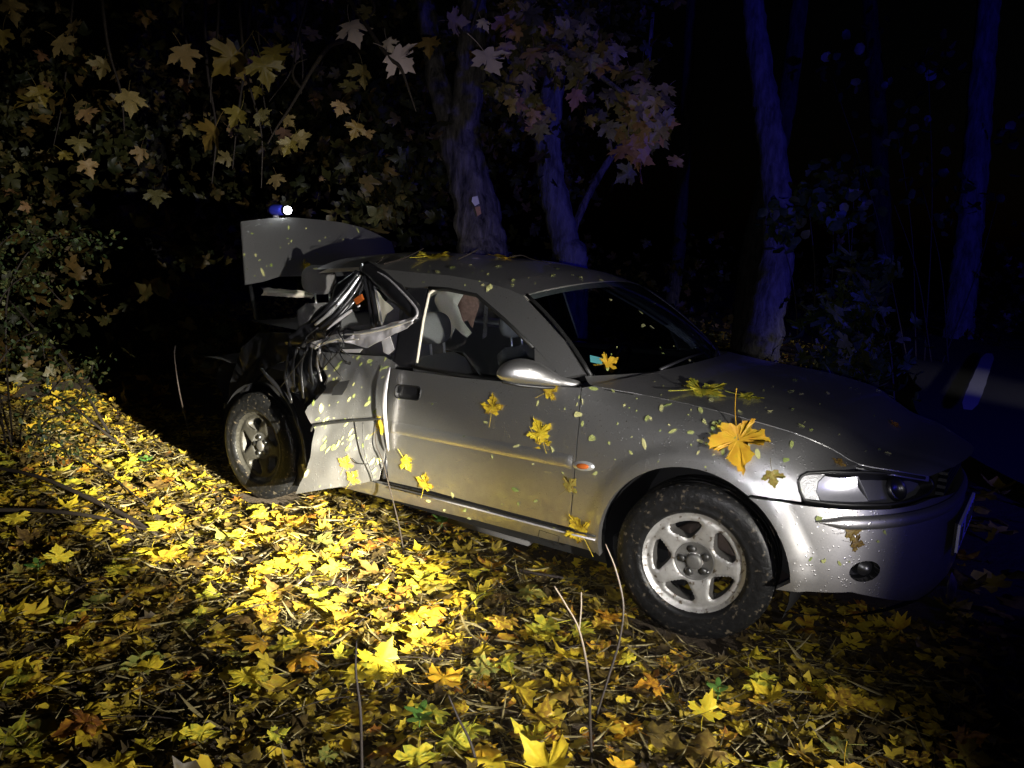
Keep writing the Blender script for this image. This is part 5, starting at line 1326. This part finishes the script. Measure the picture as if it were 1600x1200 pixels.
# left hand twigs with single leaves
b6 = branch(maple, [(560, -40, .5), (545, 50, 0), (515, 72, -.2), (490, 105, -.2), (470, 140, -.2), (452, 170, -.25), (432, 200, -.3), (418, 225, -.3)], 4.4, 9, M['twig_pale'], seed=26)
branch(maple, [(472, 140, -.2), (458, 120, -.2), (462, 100, -.2), (480, 92, -.2)], 4.4, 5, M['twig_pale'], seed=27)
for u, v, px, me in ((432, 92, 44, YLW[0]), (415, 108, 46, YLW[1]), (322, 212, 50, YLW[2]), (355, 95, 52, YLW[1]), (345, 118, 34, CROWN[2]), (368, 185, 36, YLW[0]), (383, 215, 34, CROWN[1]), (120, 103, 34, YLW[1]), (52, 175, 46, YLW[0]), (65, 193, 30, YLW[2]), (103, 166, 26, YLW[0]), (60, 148, 30, YLW[1]), (138, 182, 28, CROWN[0]), (12, 15, 40, CROWN[4]), (5, 60, 30, YLW[2]), (100, 245, 20, YLW[1]), (122, 228, 28, CROWN[3]), (32, 262, 22, CROWN[2]), (100, 72, 36, CROWN[5]), (120, 48, 30, CROWN[1]), (160, 108, 34, CROWN[2]), (205, 160, 40, CROWN[0]), (562, 118, 40, CROWN[2]), (555, 203, 26, YLW[1]), (575, 215, 22, CROWN[2]), (470, 220, 30, CROWN[3]), (450, 230, 28, YLW[2]), (452, 190, 22, CROWN[4]), (410, 185, 26, CROWN[0]), (402, 148, 26, YLW[0]), (290, 90, 44, CROWN[5]), (275, 5, 34, YLW[1]), (418, 5, 34, YLW[0]), (545, 140, 28, CROWN[1]), (530, 170, 24, CROWN[0])):
    hang(b6, maple, u, v, 4.4+rng.normal(0, .3), px, me, 90, 25, 25)
_br = random.Random(3)
for i in range(11):
    u0 = _br.uniform(-20, 560); D_ = _br.uniform(4.3, 5.4); lean = _br.uniform(-90, 60); v1 = _br.uniform(120, 300)
    branch(maple, [(u0, -40, 0), (u0+lean*.35, v1*.35, .02), (u0+lean*.7+_br.uniform(-14, 14), v1*.7, .04), (u0+lean, v1, .05)], D_, _br.uniform(4, 7), M['twig'], seed=60+i)
for _ in range(70):
    u, v = rng.uniform(-20, 600), rng.uniform(-20, 330)
    if rng.random() < (v-200)/260: continue
    hang(b6, maple, u, v, 5.2+rng.random()*2, rng.uniform(16, 30), CROWN[int(rng.integers(6))], 90, 40, 35)
# the rest of the crowns as one dim mass
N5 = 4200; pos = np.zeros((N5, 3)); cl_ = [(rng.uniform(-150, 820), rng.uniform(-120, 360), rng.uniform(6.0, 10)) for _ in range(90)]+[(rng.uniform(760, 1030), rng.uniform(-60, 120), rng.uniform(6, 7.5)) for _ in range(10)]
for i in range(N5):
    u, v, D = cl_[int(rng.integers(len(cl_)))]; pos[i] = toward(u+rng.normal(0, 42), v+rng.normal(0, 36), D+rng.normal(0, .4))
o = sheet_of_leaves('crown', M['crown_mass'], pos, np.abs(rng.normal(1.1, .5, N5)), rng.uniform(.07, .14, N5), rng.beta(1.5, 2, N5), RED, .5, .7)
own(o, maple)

# ------------------------------------------------------------------ shrubs
def leaf_cloud(name, mat, centres, N, size, spread, outline, parent=None, tl=1.0, aspect=None, lo=0, hi=1):
    pos = np.zeros((N, 3))
    for i in range(N):
        c = centres[int(rng.integers(len(centres)))]; pos[i] = np.array(c)+rng.normal(0, spread, 3)*np.array([1, 1, .8])
    pos[:, 2] = np.maximum(pos[:, 2], .04)
    o = sheet_of_leaves(name, mat, pos, np.abs(rng.normal(tl, .5, N)), rng.uniform(*size, N), rng.uniform(lo, hi, N), outline, .3, .5, aspect=aspect)
    if parent: own(o, parent)
    return o
# shrub with small paired leaflets at the left edge
sb = props(empty('leafy_shrub', tuple(gnd(20, 690))), 'green shrub of small oval leaflets growing at the left edge', 'shrub')
cent = []
for i, (pix, D) in enumerate([(((20, 690), (10, 560), (15, 450), (60, 380), (130, 372), (155, 385)), 4.7), (((10, 700), (-10, 560), (0, 470), (50, 430), (95, 470)), 4.6), (((20, 700), (-20, 520), (-10, 400), (40, 360), (80, 395)), 4.9), (((30, 690), (40, 640), (80, 610), (110, 570)), 4.6), (((50, 700), (70, 660), (110, 640), (140, 590), (145, 565)), 4.6), (((30, 700), (45, 680), (90, 690), (110, 720)), 4.3), (((10, 690), (-10, 600), (20, 540), (60, 520), (70, 560)), 4.5)]):
    pts = [gnd(*pix[0])]+[toward(u, v, D) for u, v in pix[1:]]
    own(stem('stem', pts, [.007, .005, .003], M['twig'], n=5, seed=i), sb)
    c = catmull(pts, 8); cent += [tuple(p) for p in c[len(c)//3:]]
leaf_cloud('foliage', M['shrub_leaf'], cent, 950, (.018, .042), .065, OVO, sb, lo=.2)
for i, (pix, D, lb) in enumerate([(((172, 678), (110, 575), (60, 520), (15, 470)), 4.7, 'long bare stem leaning left over the shrub at the left edge'), (((190, 695), (120, 640), (70, 610)), 4.7, 'shorter bare stem leaning left below the long leaning stem'), (((300, 690), (282, 620), (273, 560), (274, 540)), 5.3, 'thin bare stem standing in the dark behind the rear wheel')]):
    pts = [gnd(*pix[0])]+[toward(u, v, D) for u, v in pix[1:]]
    stem('bare_stem', pts, [.010, .008, .005] if i < 2 else [.005, .004, .003], M['twig_pale'] if i < 2 else M['twig'], lb, 'stem', n=6, seed=40+i)
# shrubs on the far side of the car, lit blue
def bush(pix_list, D, label, N, size, spread, outline=OVO, name='roadside_shrub', base=None, lo=.1, hi=1, mat='shrub_leaf'):
    cs = [toward(u, v, D+dz) for u, v, dz in pix_list]
    b = base or pix_list[0]; p = toward(b[0], b[1], D)
    r = props(empty(name, (p[0], p[1], ground_z(p[0], p[1]))), label, 'shrub')
    for i in range(0, len(cs), 2):
        g = np.array([p[0]+.05*i, p[1], ground_z(p[0], p[1])]); own(stem('stem', [g, (g+cs[i])/2+np.array([.06, .03, .1]), cs[i]], [.012, .008, .004], M['twig'], n=5, seed=i), r)
    leaf_cloud('foliage', M[mat], cs, N, size, spread, outline, r, lo=lo, hi=hi, aspect=np.full(N, 1.7))
bush([(1215, 345, 0), (1240, 330, 0), (1262, 305, 0), (1285, 300, 0), (1300, 280, 0), (1320, 270, 0), (1335, 290, 0), (1300, 330, 0), (1325, 345, 0), (1228, 370, 0)], 8.4, 'rounded leaf shrub glowing violet in front of the thick blue trunk', 260, (.09, .15), .12, base=(1260, 480))
bush([(1330, 470, 0), (1350, 500, 0), (1360, 540, 0), (1340, 570, 0), (1300, 560, 0), (1375, 580, 0), (1320, 600, 0), (1290, 500, 0), (1350, 430, 0)], 8.0, 'dim green shrub growing beyond the dark bonnet', 330, (.07, .14), .16, RED, base=(1335, 600))
bush([(1300, 120, 0), (1350, 130, 0), (1400, 190, 0), (1420, 210, 0), (1450, 95, 0), (1470, 100, 0), (1390, 300, 0), (1500, 330, 0), (1560, 310, 0), (1590, 200, 0), (1440, 290, 0), (1370, 50, 0)], 11, 'tall loose shrub with scattered blue lit leaves at the upper right', 170, (.10, .17), .22, base=(1420, 560))
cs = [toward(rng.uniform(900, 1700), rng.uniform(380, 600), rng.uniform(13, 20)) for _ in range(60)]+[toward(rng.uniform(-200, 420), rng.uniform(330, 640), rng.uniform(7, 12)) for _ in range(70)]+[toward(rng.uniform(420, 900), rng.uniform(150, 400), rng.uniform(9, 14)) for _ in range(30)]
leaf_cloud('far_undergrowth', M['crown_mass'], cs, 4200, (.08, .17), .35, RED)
# green seedlings in the litter
SEED = leaf_mesh('leaf', M['shrub_leaf'], 501, stem=0, curl=.2)
M['seedling'] = leaf_material('seedling_green', [(0, (.06, .16, .03)), (1, (.14, .26, .05))], False, scale=12)
SO = [oval_mesh('leaf', M['seedling'], 70+i, .5) for i in range(3)]
for i, (u, v, k, sc, lb) in enumerate([(690, 828, 9, .05, 'small green seedling in the litter below the door sill'), (655, 1150, 7, .045, 'small green seedling at the bottom centre among leaves'), (230, 730, 8, .06, 'bright green seedling in the lit litter left of the rear wheel'), (1120, 1100, 6, .045, 'small dark green seedling in the lower right litter'), (60, 900, 6, .05, 'dark green seedling at the left edge of the litter')]):
    g = gnd(u, v, .03); r = props(empty('seedling', tuple(g)), lb, 'plant')
    own(stem('stem', [g, g+np.array([.005, 0, .05])], [.0025, .002], M['seedling'], n=5), r)
    for j in range(k):
        a = 2*PI*j/k+i; d = Vector((math.cos(a), math.sin(a), .25))
        o = place('leaf', SO[j % 3], Vector(g)+Vector((0, 0, .03+.02*(j % 2))), Vector((-.3*d.x, -.3*d.y, 1)), d, sc*rng.uniform(.8, 1.2)); own(o, r)

# ------------------------------------------------------------------ labels: tell look-alikes apart by their order from the left
ORD = ['leftmost', 'second from left', 'third from left', 'fourth from left', 'fifth from left', 'sixth from left', 'seventh from left', 'eighth from left', 'ninth from left', 'tenth from left', 'eleventh from left', 'twelfth from left']
same = {}
for o in scene.objects:
    if o.parent is None and 'label' in o: same.setdefault(o['label'], []).append(o)
for lb, os_ in same.items():
    if 1 < len(os_) <= 12:
        os_.sort(key=lambda o: project(np.array(o.matrix_basis.translation))[0])
        for i, o in enumerate(os_):
            t = f'{lb}, '+('rightmost' if i == len(os_)-1 else ORD[i])
            if len(t.split()) <= 16: o['label'] = t
